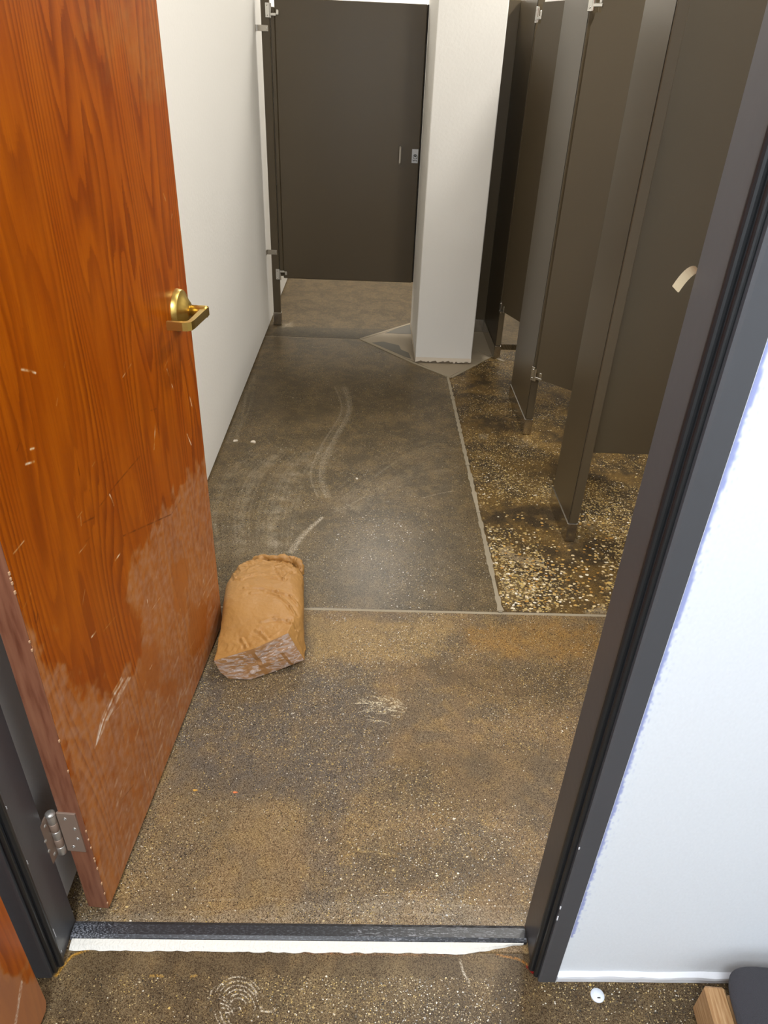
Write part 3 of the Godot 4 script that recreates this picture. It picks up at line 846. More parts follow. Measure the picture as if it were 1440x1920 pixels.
func dust_wood(s: Sheet, sd: int) -> void:
	# plaster dust film on the lower part of the leaf: sharp-edged wiped islands, streaks and scratches
	var n := noise(0.12, sd, 4)
	var n2 := noise(0.13, sd + 5, 4)
	var film := lin(178, 135, 116)
	var white := lin(230, 218, 206)
	s.patch(leaf_poly([[396, 850], [345, 890], [318, 930], [296, 985], [262, 1015], [238, 1090], [236, 1130], [275, 1180], [262, 1230], [205, 1292], [150, 1285], [100, 1230], [62, 1178], [20, 1110], [40, 1180], [200, 1720], [240, 1700], [440, 1230], [440, 1000]]), film, 0.68, 0.014, n, 0.05)
	s.patch(leaf_poly([[150, 30], [300, 10], [330, 190], [260, 170], [230, 100], [170, 90]]), film, 0.3, 0.04, n, 0.06)
	var bare := lin(158, 74, 4)
	for c in [[[318, 1050], [352, 1040], [345, 1165], [322, 1130]], [[262, 1210], [292, 1200], [300, 1280], [258, 1300]], [[300, 1285], [332, 1265], [326, 1300], [306, 1310]], [[238, 1358], [262, 1352], [272, 1382], [250, 1392]], [[244, 1460], [266, 1470], [262, 1500], [248, 1490]], [[355, 1130], [392, 1120], [380, 1210], [352, 1230]]]:
		s.patch(leaf_poly(c), bare, 0.5, 0.008, n, 0.025)
	var rng := RandomNumberGenerator.new()
	rng.seed = sd
	for i in 130:                                             # rubs and scuffs towards the free bottom corner
		var k := rng.randf()
		var e := Vector2(lerpf(215, 405, k), lerpf(1640, 1130, k) - rng.randf() * 260.0 * (1.0 - 0.4 * k))
		var ln := rng.randf_range(8.0, 46.0)
		var c := white if rng.randf() < 0.5 else (film if rng.randf() < 0.6 else bare)
		s.stroke(leaf_poly([[e.x, e.y], [e.x + ln * rng.randf_range(0.1, 0.55), e.y - ln]]), rng.randf_range(0.001, 0.007), c, rng.randf_range(0.06, 0.4), n2)
	for i in 60:                                              # pale bloom along the bottom edge
		var k := rng.randf()
		var e := Vector2(lerpf(225, 400, k), lerpf(1650, 1190, k) - rng.randf() * 60.0)
		s.stroke(leaf_poly([[e.x, e.y], [e.x + 8.0, e.y - 24.0]]), 0.006, lin(206, 186, 172), rng.randf_range(0.08, 0.3), n2)
	for i in 13:                                              # the big white rub
		var k := rng.randf() * 7.0 + (13.0 if i % 4 == 0 else 0.0)
		s.stroke(leaf_poly([[176 + k * 0.5, 1398 - k], [188 + k * 0.7, 1345], [208 + k, 1296], [226 + k, 1266]]), rng.randf_range(0.001, 0.003), lin(238, 232, 228), rng.randf_range(0.15, 0.6), n2)
	for c in [[[38, 687], [54, 690], [65, 694]], [[321, 716], [325, 728]], [[316, 700], [312, 688]], [[334, 524], [335, 532]], [[322, 398], [321, 406]], [[306, 360], [310, 372]], [[204, 922], [208, 930], [212, 943]], [[46, 865], [62, 860]], [[55, 837], [62, 835]], [[290, 795], [288, 838]], [[275, 1120], [277, 1132]], [[355, 740], [360, 760]], [[350, 810], [358, 830]], [[215, 1046], [226, 1030]], [[280, 1250], [284, 1242]], [[170, 1190], [178, 1180]]]:
		s.stroke(leaf_poly(c), 0.0017, lin(240, 228, 216), 0.9, n2)
	for i in 46:                                              # fine scratches
		var e := Vector2(rng.randf_range(20, 390), rng.randf_range(640, 1560))
		var ln := rng.randf_range(6.0, 30.0)
		s.stroke(leaf_poly([[e.x, e.y], [e.x + ln * rng.randf_range(-0.2, 0.9), e.y - ln]]), 0.0008, white if rng.randf() < 0.6 else lin(80, 30, 4), rng.randf_range(0.25, 0.7), n2)
	for c in [[[185, 945], [215, 905], [262, 850]], [[155, 975], [175, 965]], [[230, 1000], [320, 960], [340, 930]], [[160, 1010], [168, 1002]], [[282, 765], [292, 762]]]:   # dark kick marks
		s.stroke(leaf_poly(c), 0.0013, lin(70, 26, 4), 0.6, n2)

const LEAF := Vector3(-0.496, 0.0, -0.819)                   # foot of the hinge-side corner of the visible face
const LEAF_TURN := 4.7

func leaf_poly(pts: Array) -> PackedVector2Array:           # photo pixels on the door's face, as places in its sheet
	var th := deg_to_rad(LEAF_TURN)
	var nrm := Vector3(cos(th), 0, sin(th))
	var out := PackedVector2Array()
	for q in pts:
		var d := ray(q[0], q[1])
		var w := EYE + d * ((LEAF - EYE).dot(nrm) / d.dot(nrm)) - LEAF
		out.append(Vector2(w.dot(Vector3(sin(th), 0, -cos(th))) + 0.004, 2.07 - w.y + 0.012))
	return out

func build_entry_door() -> void:
	var t := thing("wooden_door", "open orange-stained wooden door with brass lever, dusty at the bottom", "door")
	var a := LEAF
	var th := deg_to_rad(LEAF_TURN)
	# local axes: x along the leaf to its free edge, y up, z out of the visible face
	t.transform = Transform3D(Basis(Vector3(sin(th), 0, -cos(th)), Vector3.UP, Vector3(cos(th), 0, sin(th))), a)
	var s := wood_sheet(7, true)
	dust_wood(s, 19)
	var m := mat("oak_veneer", Color.WHITE, 0.34)
	m.albedo_texture = tex(s.im); m.texture_repeat = false
	m.metallic_specular = 0.32
	var W := 0.885
	var uvf := func(p: Vector3) -> Vector2: return s.uv(clampf(p.x + 0.004, 0.002, 0.895), clampf(2.07 - p.y + 0.012, 0.002, 2.06))
	part("leaf", box(Vector3(0.0015, 0.012, -0.0425), Vector3(W, 2.055, 0.0), 0.0015, uvf), m, t)
	# hinge-side edge band, dull reddish-brown with dust
	var em := mat("edge_band", lin(142, 94, 68), 0.5)
	em.albedo_texture = NoiseTexture2D.new()
	em.albedo_texture.width = 256; em.albedo_texture.height = 256; em.albedo_texture.seamless = true
	em.albedo_texture.noise = noise(0.02, 3, 4)
	var gr := Gradient.new()
	gr.offsets = PackedFloat32Array([0.0, 0.45, 1.0])
	gr.colors = PackedColorArray([Color(0.72, 0.62, 0.58), Color(0.9, 0.86, 0.86), Color(1, 1, 1)])
	em.albedo_texture.color_ramp = gr
	em.uv1_triplanar = true; em.uv1_scale = Vector3(6, 1.2, 12)
	part("edge_band", box(Vector3(-0.0005, 0.012, -0.0425), Vector3(0.002, 2.055, -0.0005), 0.0005), em, t)
	# splintered arris between edge and face
	var st := start()
	var rag := noise(40.0, 6, 3)
	for i in 160:
		var y := 0.02 + i * 0.0085
		var k := rag.get_noise_1d(y * 3.0)
		if k < 0.3: continue
		bbox(st, Vector3(-0.0015, y, -0.0015), Vector3(0.0003 + 0.003 * k, y + 0.003 + 0.005 * k, 0.0009), 0.0005)
	part("splinters", done(st), mat("raw_wood", lin(186, 146, 110), 0.8), t)
	hinge(t, 0.265)
	hinge(t, 1.03)
	hinge(t, 1.80)
	# lever set
	var at := Vector3(0.804, 1.001, 0.0)
	st = start()
	# bar: from the shank towards the hinges, then turned back to the door
	var outer := [Vector2(0.013, 0.056), Vector2(0.013, 0.066), Vector2(0.008, 0.070), Vector2(-0.008, 0.069), Vector2(-0.09, 0.066), Vector2(-0.104, 0.064), Vector2(-0.111, 0.057), Vector2(-0.113, 0.046), Vector2(-0.113, 0.012), Vector2(-0.1035, 0.012), Vector2(-0.1035, 0.046), Vector2(-0.101, 0.0525), Vector2(-0.094, 0.055), Vector2(-0.02, 0.056)]
	prism(st, PackedVector2Array(outer), func(p: Vector2, q: float) -> Vector3: return Vector3(p.x, lerpf(-0.0095, 0.0090, q), p.y))
	var lv := part("lever_handle", done(st), M.brass, t, "polished brass lever handle on a round rose")
	lv.position = at
	part("rose", lathe(Vector3.ZERO, Vector3(0, 0, 1), [[0.0, 0.0], [0.0475, 0.0], [0.0475, 0.0006], [0.0445, 0.0120], [0.0440, 0.0126], [0.0430, 0.0130], [0.030, 0.0200], [0.019, 0.0285], [0.0175, 0.0290], [0.0, 0.029]]), M.brass, lv)
	part("shank", lathe(Vector3.ZERO, Vector3(0, 0, 1), [[0.0115, 0.024], [0.0115, 0.033], [0.0135, 0.0335], [0.0135, 0.064], [0.0125, 0.068], [0.0, 0.069]]), M.brass, lv)
	part("latch_plate", box(Vector3(W - 0.001, 0.96, -0.035), Vector3(W + 0.0015, 1.07, -0.009), 0.0004), M.brass, t)

func hinge(t: Node3D, y: float) -> void:
	var h := part("hinge", box(Vector3(0.000, -0.057, 0.004), Vector3(0.0045, 0.057, 0.039), 0.0005), M.hinge_dusty, t)
	h.position = Vector3(-0.004, y, -0.049)
	# leaf let into the edge of the door, screws, knuckles, pin head, leaf on the jamb
	for k in [[-0.042, 0.017], [-0.016, 0.030], [0.014, 0.030], [0.042, 0.017]]:
		part("screw", lathe(Vector3(0.0, k[0], k[1] + 0.001), Vector3(-1, 0, 0), [[0.0, 0.0004], [0.0012, 0.0004], [0.0013, 0.0012], [0.0034, 0.0011], [0.0038, 0.0]], 12), M.hinge_steel, h)
	for k in 5:
		var y0 := -0.057 + k * 0.0228
		part("knuckle", lathe(Vector3(-0.004, y0, -0.004), Vector3.UP, [[0.0, 0.0004], [0.0072, 0.0004], [0.0078, 0.0014], [0.0078, 0.0214], [0.0072, 0.0224], [0.0, 0.0224]], 16), M.hinge_steel if k % 2 == 0 else M.hinge_dusty, h)
	part("pin_head", lathe(Vector3(-0.004, 0.057, -0.004), Vector3.UP, [[0.0, 0.0], [0.0088, 0.0], [0.0092, 0.003], [0.007, 0.0055], [0.0, 0.006]], 18), M.hinge_steel, h)
	part("jamb_plate", box(Vector3(-0.036, -0.057, -0.0135), Vector3(-0.004, 0.057, -0.0105), 0.0005), M.hinge_dusty, h)
	for k in [[-0.042, -0.017], [-0.016, -0.028], [0.014, -0.028], [0.042, -0.017]]:
		part("screw", lathe(Vector3(k[1], k[0], -0.0105), Vector3(0, 0, 1), [[0.0, 0.0004], [0.0012, 0.0004], [0.0013, 0.0012], [0.0034, 0.0011], [0.0038, 0.0]], 12), M.hinge_steel, h)

func build_hall_door() -> void:
	var t := thing("wooden_door", "dusty brown wooden door corner standing in the hallway before the hinge jamb", "door")
	t.position = Vector3(-0.552, 0.0, -0.641)
	t.rotation.y = deg_to_rad(-3.0)
	var s := wood_sheet(33, false)
	var n := noise(0.5, 9, 4)
	var film := lin(166, 120, 98)
	for y in range(int(1.2 / s.res), s.h):
		for x in s.w:
			var hg := (s.h - y) * s.res
			var al := x * s.res
			var a := smoothstep(-0.02, 0.03, 0.15 + 1.6 * al - hg + 0.10 * n.get_noise_2d(al * 30.0, hg * 22.0)) * 0.68
			if a > 0.01: s.mixpx(x, y, film, a)
	var bottom := s.h * s.res
	s.stroke(PackedVector2Array([Vector2(0.03, bottom - 0.16), Vector2(0.10, bottom - 0.09), Vector2(0.16, bottom - 0.03)]), 0.006, lin(226, 214, 204), 0.7, n)
	var m := mat("oak_veneer_hall", Color.WHITE, 0.36)
	m.albedo_texture = tex(s.im); m.texture_repeat = false
	m.metallic_specular = 0.32
	# local: z runs from the free edge towards the hinges; visible face looks to +x
	var pr := PackedVector2Array([Vector2(0.010, 0.010), Vector2(0.85, 0.010), Vector2(0.85, 2.055), Vector2(0.0, 2.055), Vector2(0.0, 0.030), Vector2(0.003, 0.018)])
	var st := start()
	prism(st, pr, func(p: Vector2, q: float) -> Vector3: return Vector3(lerpf(-0.044, 0.0, q), p.y, p.x), func(p: Vector3) -> Vector2: return s.uv(clampf(p.z + 0.002, 0.002, 0.895), clampf(2.07 - p.y, 0.002, 2.06)))
	part("leaf", done(st), m, t)

# ---------------------------------------------------------------- toilet stalls
func screw(parent: Node3D, at: Vector3, d: Vector3, r := 0.004) -> void:
	part("screw", lathe(at, d, [[0.0, 0.0022], [r * 0.35, 0.0022], [r, 0.0014], [r * 1.05, 0.0]], 10), M.chrome, parent)

func pilaster(label: String, lo: Vector3, hi: Vector3, group: String) -> Node3D:
	var t := thing("stall_pilaster", label, "stall post", group)
	t.position = Vector3((lo.x + hi.x) / 2.0, 0.0, (lo.z + hi.z) / 2.0)
	var h := (hi - lo) / 2.0
	part("panel", box(Vector3(-h.x, 0.05, -h.z), Vector3(h.x, hi.y, h.z), 0.004), M.stall_enamel, t)
	var st := start()
	var e := 0.0035
	bbox(st, Vector3(-h.x - e, 0.0, -h.z - e), Vector3(h.x + e, 0.082, h.z + e), 0.003)
	part("shoe", done(st), M.steel_brushed, t, "brushed steel shoe")
	return t

# door hinge of the stalls: a plate on the post and a pintle let into the door corner
func stall_hinge(parent: Node3D, at: Vector3, along: Vector3, face: Vector3, top: bool) -> void:
	var h := part("hinge", box(Vector3(-0.030, -0.032, 0.0), Vector3(-0.008, 0.032, 0.006), 0.001), M.chrome, parent)
	h.transform = Transform3D(Basis(along, Vector3.UP, face), at)
	h.set_meta("label", "chrome stall hinge")
	var s := 1.0 if top else -1.0
	screw(h, Vector3(-0.021, 0.022, 0.006), Vector3(0, 0, 1))
	screw(h, Vector3(-0.021, -0.022, 0.006), Vector3(0, 0, 1))
	part("knuckle", rod(Vector3(-0.003, -0.034, 0.006), Vector3(-0.003, 0.030, 0.006), 0.005), M.chrome, h)
	part("arm", box(Vector3(-0.004, -0.018 * s - 0.006, 0.001), Vector3(0.026, -0.018 * s + 0.006, 0.012), 0.002), M.chrome, h)
	part("cap", box(Vector3(0.026, -0.012 - 0.008 * s, 0.001), Vector3(0.040, 0.012 - 0.008 * s, 0.011), 0.003), M.chrome, h)

func build_stalls() -> void:
	var H := 1.78
	# ---- front of the end stall
	var zf := -4.64
	var p := pilaster("narrow taupe stall post bracketed to the cream wall", Vector3(-0.612, 0.0, zf - 0.016), Vector3(-0.566, H, zf + 0.016), "")
	for y in [1.605, 0.457]:
		var b := part("wall_bracket", box(Vector3(-0.050, -0.014, 0.016), Vector3(0.014, 0.014, 0.021), 0.001), M.steel_brushed, p)
		b.position = Vector3(0.0, y, 0.0)
		part("flange", box(Vector3(-0.052, -0.014, 0.016), Vector3(-0.047, 0.014, 0.046), 0.001), M.steel_brushed, b)
		screw(b, Vector3(0.006, 0.0, 0.021), Vector3(0, 0, 1), 0.005)
	var d := thing("stall_door", "wide closed taupe end stall door with small pull and latch plate", "stall door")
	d.position = Vector3(-0.142, 0.0, zf)
	part("panel", box(Vector3(-0.398, 0.30, -0.013), Vector3(0.408, 1.742, 0.013), 0.004), M.stall_enamel, d)
	part("edge_strip", box(Vector3(-0.4215, 0.312, -0.013), Vector3(-0.3985, 1.70, 0.011), 0.003), M.stall_enamel, d)
	part("gap_blocker", box(Vector3(-0.4232, 0.31, -0.022), Vector3(-0.385, 1.66, -0.0135), 0.001), M.stall_seam, d)  # dark strip added behind the hinge gap to stop light showing through
	part("strike_edge", box(Vector3(0.4085, 0.302, -0.016), Vector3(0.4165, 1.742, 0.004), 0.001), M.stall_seam, d)
	stall_hinge(d, Vector3(-0.415, 1.685, 0.016), Vector3.RIGHT, Vector3.BACK, true)
	stall_hinge(d, Vector3(-0.415, 0.325, 0.016), Vector3.RIGHT, Vector3.BACK, false)
	var st := start()
	tube(st, PackedVector3Array([Vector3(0.297, 0.977, 0.013), Vector3(0.297, 0.978, 0.03), Vector3(0.297, 0.985, 0.037), Vector3(0.297, 1.057, 0.037), Vector3(0.297, 1.064, 0.03), Vector3(0.297, 1.065, 0.013)]), PackedFloat32Array([0.006, 0.006, 0.006, 0.006, 0.006, 0.006]), 12)
	part("pull", done(st), M.hinge_steel, d, "small steel pull handle")
	var lt := part("latch_plate", box(Vector3(0.366, 0.985, 0.013), Vector3(0.402, 1.058, 0.017), 0.002), mat("plate_white", lin(206, 210, 218), 0.4), d, "pale latch plate with round emblem and small lettering")
	var ink := mat("plate_ink", lin(40, 40, 46), 0.5)
	st = start()
	for k in 20:
		var a0 := TAU * k / 20.0
		var a1 := TAU * (k + 1) / 20.0
		var q := []
		for e in [[a0, 0.0105], [a1, 0.0105], [a1, 0.0130], [a0, 0.0130]]: q.append(Vector3(0.385 + cos(e[0]) * e[1], 1.019 + sin(e[0]) * e[1], 0.0174))
		quad(st, q[0], q[1], q[2], q[3], Vector3(0.385, 1.019, 0.0))
	for e in [[0.381, 1.022, 0.0022, 0.008], [0.386, 1.020, 0.0022, 0.007], [0.390, 1.022, 0.002, 0.006], [0.385, 1.027, 0.009, 0.0025], [0.374, 1.000, 0.0015, 0.006], [0.378, 0.998, 0.0015, 0.006], [0.3815, 1.000, 0.0028, 0.0014], [0.385, 0.999, 0.0015, 0.006], [0.389, 1.000, 0.0028, 0.0014], [0.393, 0.998, 0.0018, 0.006], [0.396, 1.012, 0.0018, 0.008]]:
		bbox(st, Vector3(e[0] - e[2], e[1] - e[3] / 2.0, 0.0168), Vector3(e[0] + e[2], e[1] + e[3] / 2.0, 0.0176), 0.0001)
	part("emblem", done(st), ink, lt)
	pilaster("taupe stall post in deep shade between column and side stalls", Vector3(0.59, 0.0, zf - 0.016), Vector3(0.79, H, zf + 0.016), "")
	# ---- side stalls: posts stand in the plane x = 0.752 .. 0.785
	var x0 := 0.752
	var x1 := 0.785
	var grp := "stall posts along the side stalls"
	var ps := [["taupe stall post at the inner corner behind the column", -4.613, -4.13], ["wide taupe stall post in the middle of the side row", -3.54, -3.11], ["taupe stall post next to the doorway with a seam along its edge", -2.475, -2.21]]
	var hx := H
	for k in 3:
		var q := pilaster(ps[k][0], Vector3(x0, 0.0, ps[k][1]), Vector3(x1, hx, ps[k][2]), grp)
		var zz: float = (ps[k][2] - ps[k][1]) / 2.0
		part("seam", box(Vector3(-0.0169, 0.084, zz - 0.0035), Vector3(-0.0160, hx, zz - 0.0015), 0.0002), M.stall_seam, q)
		part("edge_strip", box(Vector3(-0.0155, 0.083, zz), Vector3(0.0165, hx, zz + 0.006), 0.002), M.stall_enamel, q)
	# dividers behind the posts, running to the side wall
	for k in [[-2.350, "taupe divider panel beside the doorway reaching behind the door frame"], [-3.32, "taupe divider panel between the two side stalls"], [-4.40, "taupe divider panel between side stalls and end stall"]]:
		var v := thing("stall_divider", k[1], "stall divider", "stall divider panels")
		v.position = Vector3(0.81, 0.0, k[0])
		part("panel", box(Vector3(0.0, 0.305, -0.0125), Vector3(1.53, 1.76, 0.0125), 0.004), M.stall_enamel, v)
		for y in [1.605, 0.385]:
			part("bracket", box(Vector3(-0.024, y - 0.024, 0.0125), Vector3(0.018, y + 0.024, 0.016), 0.001), M.chrome, v)
			screw(v, Vector3(0.006, y + 0.012, 0.016), Vector3(0, 0, 1), 0.004)
			screw(v, Vector3(0.006, y - 0.012, 0.016), Vector3(0, 0, 1), 0.004)
	# doors, ajar into the stalls
	for k in [[-3.085, 44.0, "narrow taupe stall door swung half open beside the wide post"], [-4.105, 20.0, "narrow taupe stall door slightly ajar behind the wide post"]]:
		var w := thing("stall_door", k[2], "stall door", "side stall doors")
		var an: float = deg_to_rad(k[1])
		w.transform = Transform3D(Basis(Vector3(sin(an), 0, cos(an)), Vector3.UP, Vector3(-cos(an), 0, sin(an))), Vector3(0.765, 0.0, k[0]))
		st = start()
		# panel outline with the hinge corners cut out
		var outl := PackedVector2Array([Vector2(0.012, 0.30), Vector2(0.60, 0.30), Vector2(0.60, 1.742), Vector2(0.035, 1.742), Vector2(0.035, 1.66), Vector2(0.014, 1.66), Vector2(0.010, 1.64), Vector2(0.002, 1.62), Vector2(0.002, 0.33), Vector2(0.012, 0.325)])
		prism(st, outl, func(a: Vector2, q: float) -> Vector3: return Vector3(a.x, a.y, lerpf(-0.0125, 0.0125, q)))
		part("panel", done(st), M.stall_enamel, w)
		for y in [1.695, 0.315]:
			var h := part("hinge", box(Vector3(-0.022, -0.032, 0.004), Vector3(-0.004, 0.032, 0.012), 0.001), M.chrome, w)
			h.position = Vector3(0.0, y, 0.0)
			h.set_meta("label", "chrome stall hinge")
			part("knuckle", rod(Vector3(0.002, -0.03, 0.012), Vector3(0.002, 0.026, 0.012), 0.005), M.chrome, h)
			part("arm", box(Vector3(0.0, -0.020, 0.0), Vector3(0.04, -0.008, 0.017), 0.002), M.chrome, h)
			part("cap", box(Vector3(0.022, -0.010, 0.0), Vector3(0.036, 0.016, 0.015), 0.003), M.chrome, h)
			screw(h, Vector3(-0.013, 0.02, 0.012), Vector3(0, 0, 1))
			screw(h, Vector3(-0.013, -0.02, 0.012), Vector3(0, 0, 1))

# ---------------------------------------------------------------- paper sack
func build_bag() -> void:
	var t := thing("paper_sack", "full brown kraft paper sack lying on the concrete beside the wooden door", "paper sack")
	var org := Vector3(-0.285, 0.0, -1.55)
	t.position = org
	var wr := noise(17.0, 21, 3, FastNoiseLite.TYPE_SIMPLEX)
	var soft := noise(6.0, 24, 2)
	var fold := noise(11.0, 27, 2)
	var NS := 170
	var NC := 220
	# outline of the folded base, round from its right-hand end over the top
	var ring := [[-0.30, on_floor(571, 1237, 0.03)], [0.15, on_floor(556, 1214, 0.075)], [0.80, on_floor(540, 1187, 0.122)], [1.8, on_floor(480, 1215, 0.104)], [2.95, on_floor(401, 1239, 0.066)], [3.55, on_floor(413, 1260, 0.025)], [3.95, on_floor(428, 1272, 0.003)], [4.75, on_floor(470, 1274, 0.003)], [5.4, on_floor(520, 1257, 0.008)], [TAU - 0.30, on_floor(571, 1237, 0.03)]]
	# long creases over the top of the filled sack
	var creases := []
	for c in [[[458, 1107], [490, 1108], [520, 1114]], [[520, 1114], [545, 1121], [559, 1133]], [[470, 1118], [500, 1114], [525, 1124]], [[525, 1124], [545, 1140], [553, 1150]], [[490, 1165], [515, 1160], [540, 1163]], [[540, 1163], [556, 1172], [566, 1185]], [[505, 1196], [490, 1180], [480, 1176]], [[452, 1184], [460, 1196], [463, 1206]], [[436, 1060], [440, 1082], [452, 1086]], [[452, 1086], [470, 1078], [515, 1070]], [[519, 1060], [524, 1072], [531, 1086]], [[531, 1086], [545, 1066], [556, 1062]], [[531, 1086], [510, 1082], [495, 1080]]]:
		for k in c.size() - 1:
			var a := on_floor(c[k][0], c[k][1], 0.125)
			var b := on_floor(c[k + 1][0], c[k + 1][1], 0.125)
			creases.append([Vector2(a.x, a.z), Vector2(b.x, b.z)])
	var grid := []
	for i in NS + 1:
		var s := i / float(NS)
		var row := PackedVector3Array()
		var wid := 0.120
		var hgt := 0.058 + 0.010 * sin(minf(s * 1.3, 1.0) * PI)
		if s > 0.7:
			var k := (s - 0.7) / 0.3
			wid *= 1.0 - 0.30 * k * k
			hgt *= 1.0 - 0.42 * k * k
		var ctr := Vector3(-0.281 - 0.026 * s, hgt + 0.002, lerpf(-1.50, -1.925, s))
		for n in NC:
			var a := -0.30 + TAU * n / NC
			var cx := cos(a)
			var sy := sin(a)
			var ex := 0.62
			var e := ctr + Vector3(signf(cx) * pow(absf(cx), ex) * wid, signf(sy) * pow(absf(sy), ex) * hgt, 0.0)
			if s > 0.8: e.z += -0.02 * (s - 0.8) / 0.2 * cos((e.x - ctr.x) * 12.0)
			var r0 := Vector3.ZERO
			for k in ring.size() - 1:
				if a >= ring[k][0] and a <= ring[k + 1][0]:
					r0 = ring[k][1].lerp(ring[k + 1][1], (a - ring[k][0]) / (ring[k + 1][0] - ring[k][0]))
			# the base ring fades into the round body
			var f := smoothstep(0.0, 0.34, s)
			var q := Vector3(r0.x, r0.y, r0.z + (e.z + 1.50) * (1.0 - s * 0.1))
			var p := q.lerp(e, f)
			var d := Vector3(cx, sy, 0.0)
			var edge := smoothstep(0.0, 0.05, s)
			var cr := 1.0 - absf(wr.get_noise_3d(p.x, p.y, p.z)) * 3.0
			var cr2 := 1.0 - absf(fold.get_noise_3d(p.x * 1.2 + 3.0, p.y, p.z)) * 2.5
			var amp := 0.0005 + 0.007 * smoothstep(0.68, 1.0, s) + 0.0018 * (1.0 - smoothstep(0.05, 0.3, s))
			p += d * edge * (maxf(cr, 0.0) * amp + (maxf(cr2, 0.0) - 0.4) * (amp * 0.9 + 0.001) + soft.get_noise_3d(p.x, p.y, p.z) * 0.006)
			if sy > 0.35:
				var c2 := Vector2(p.x, p.z)
				for c in creases:
					var dd := c2.distance_to(Geometry2D.get_closest_point_to_segment(c2, c[0], c[1]))
					if dd < 0.016: p.y += edge * (0.0042 * exp(-dd * dd / 0.000016) - 0.0018 * exp(-(dd - 0.007) * (dd - 0.007) / 0.00002))
			p.y = maxf(p.y, 0.0015)
			row.append(p - org)
		grid.append(row)
	var st := SurfaceTool.new()
	st.begin(Mesh.PRIMITIVE_TRIANGLES)
	st.set_smooth_group(0)
	for i in NS:
		for k in NC:
			var l := (k + 1) % NC
			var q := [grid[i][k], grid[i][l], grid[i + 1][l], grid[i + 1][k]]
			for j in [0, 1, 2, 0, 2, 3]: st.add_vertex(q[j])
	var endp := Vector3.ZERO
	for k in NC: endp += grid[NS][k]
	endp = endp / NC + Vector3(0, 0.01, -0.012)
	for k in NC:
		st.add_vertex(grid[NS][k]); st.add_vertex(grid[NS][(k + 1) % NC]); st.add_vertex(endp)
	st.index()
	st.generate_normals()
	var paper := mat("kraft_paper", lin(164, 120, 64), 0.5)
	paper.heightmap_enabled = true; paper.heightmap_texture = bump_tex(0.02, 50, 512, 5); paper.heightmap_scale = 0.1
	paper.uv1_triplanar = true; paper.uv1_scale = Vector3.ONE * 7.0
	part("body", st.commit(), paper, t)
	# flat folded base with dusty tape
	var s := Sheet.new(0.0, 0.0, 1.0, 1.0, 1.0 / 320.0)
	var nd := noise(0.03, 81, 5)
	var nr := noise(0.02, 82, 4)
	nr.fractal_type = FastNoiseLite.FRACTAL_RIDGED
	for y in s.h:
		for x in s.w:
			var c := lin(158, 118, 82)
			var dv := nd.get_noise_2d(x * 0.8, y * 1.5)
			var cr := nr.get_noise_2d(x * 1.1, y * 0.7)
			var wide := nd.get_noise_2d(x * 0.16 + 400.0, y * 0.2)
			c = c.lerp(lin(176, 158, 148), smoothstep(-0.25, 0.3, dv) * 0.8)
			c = c.lerp(lin(214, 208, 210), smoothstep(0.55, 0.9, cr) * (0.35 + 0.65 * smoothstep(-0.1, 0.2, wide)))
			if wide < -0.18 and dv < 0.1: c = lin(152, 110, 66)
			if absf(x - 128 - y * 0.22) < 8.0: c = lin(150, 106, 60)
			if absf(x - 205 - y * 0.3) < 6.0 and y > 120: c = lin(142, 100, 56)
			s.im.set_pixel(x, y, c)
	var bm := mat("kraft_base", Color.WHITE, 0.6)
	bm.albedo_texture = tex(s.im)
	st = SurfaceTool.new()
	st.begin(Mesh.PRIMITIVE_TRIANGLES)
	st.set_smooth_group(0)
	var mid := Vector3.ZERO
	for k in NC: mid += grid[0][k]
	mid /= NC
	var rings := 14
	var bp := func(r: int, k: int) -> Vector3:
		var f := r / float(rings)
		var e: Vector3 = grid[0][k % NC]
		var q := mid.lerp(e, f)
		return q + Vector3(0.0, 0.0, 0.0004 + (1.0 - pow(f, 3.0)) * 0.005 + 0.006 * absf(wr.get_noise_3d(q.x * 2.0 + 4.0, q.y * 2.0, 2.0)) * (1.0 - pow(f, 6.0)))
	for r in rings:
		for k in NC:
			var q := [bp.call(r, k), bp.call(r, k + 1), bp.call(r + 1, k + 1), bp.call(r + 1, k)]
			for j in [0, 2, 1, 0, 3, 2]:
				var w: Vector3 = q[j]
				st.set_uv(Vector2((w.x - mid.x) / 0.25 + 0.5, 0.5 - (w.y - mid.y) / 0.13))
				st.add_vertex(w)
	st.index()
	st.generate_normals()
	part("base", st.commit(), bm, t, "dusty taped flat base of the sack")
	# rolled mouth: a crumpled flap folded back over the end
	st = SurfaceTool.new()
	st.begin(Mesh.PRIMITIVE_TRIANGLES)
	st.set_smooth_group(0)
	var cru := noise(16.0, 5, 3)
	var path := []
	for k in [[462, 1056, 0.050, 0.006], [480, 1050, 0.064, 0.013], [500, 1047, 0.074, 0.014], [522, 1049, 0.078, 0.012], [545, 1050, 0.078, 0.016], [560, 1058, 0.070, 0.019], [566, 1072, 0.052, 0.016], [564, 1082, 0.040, 0.004]]:
		path.append([on_floor(k[0], k[1], k[2]) - org, k[3]])
	var mp := func(i: int, k: int) -> Vector3:
		var f := i / 40.0 * (path.size() - 1)
		var b := mini(int(f), path.size() - 2)
		var a := TAU * (k % 20) / 20.0
		var c: Vector3 = path[b][0].lerp(path[b + 1][0], f - b)
		var rr: float = lerpf(path[b][1], path[b + 1][1], f - b)
		var along: Vector3 = (path[b + 1][0] - path[b][0]).normalized()
		var side := along.cross(Vector3.UP).normalized()
		var p := c + (Vector3.UP * cos(a) * 1.3 + side * sin(a) * 0.8) * rr
		var w := cru.get_noise_3d(p.x, p.y, p.z)
		return p + (Vector3.UP * cos(a) + side * sin(a)) * (absf(w) * 0.03 - 0.008)
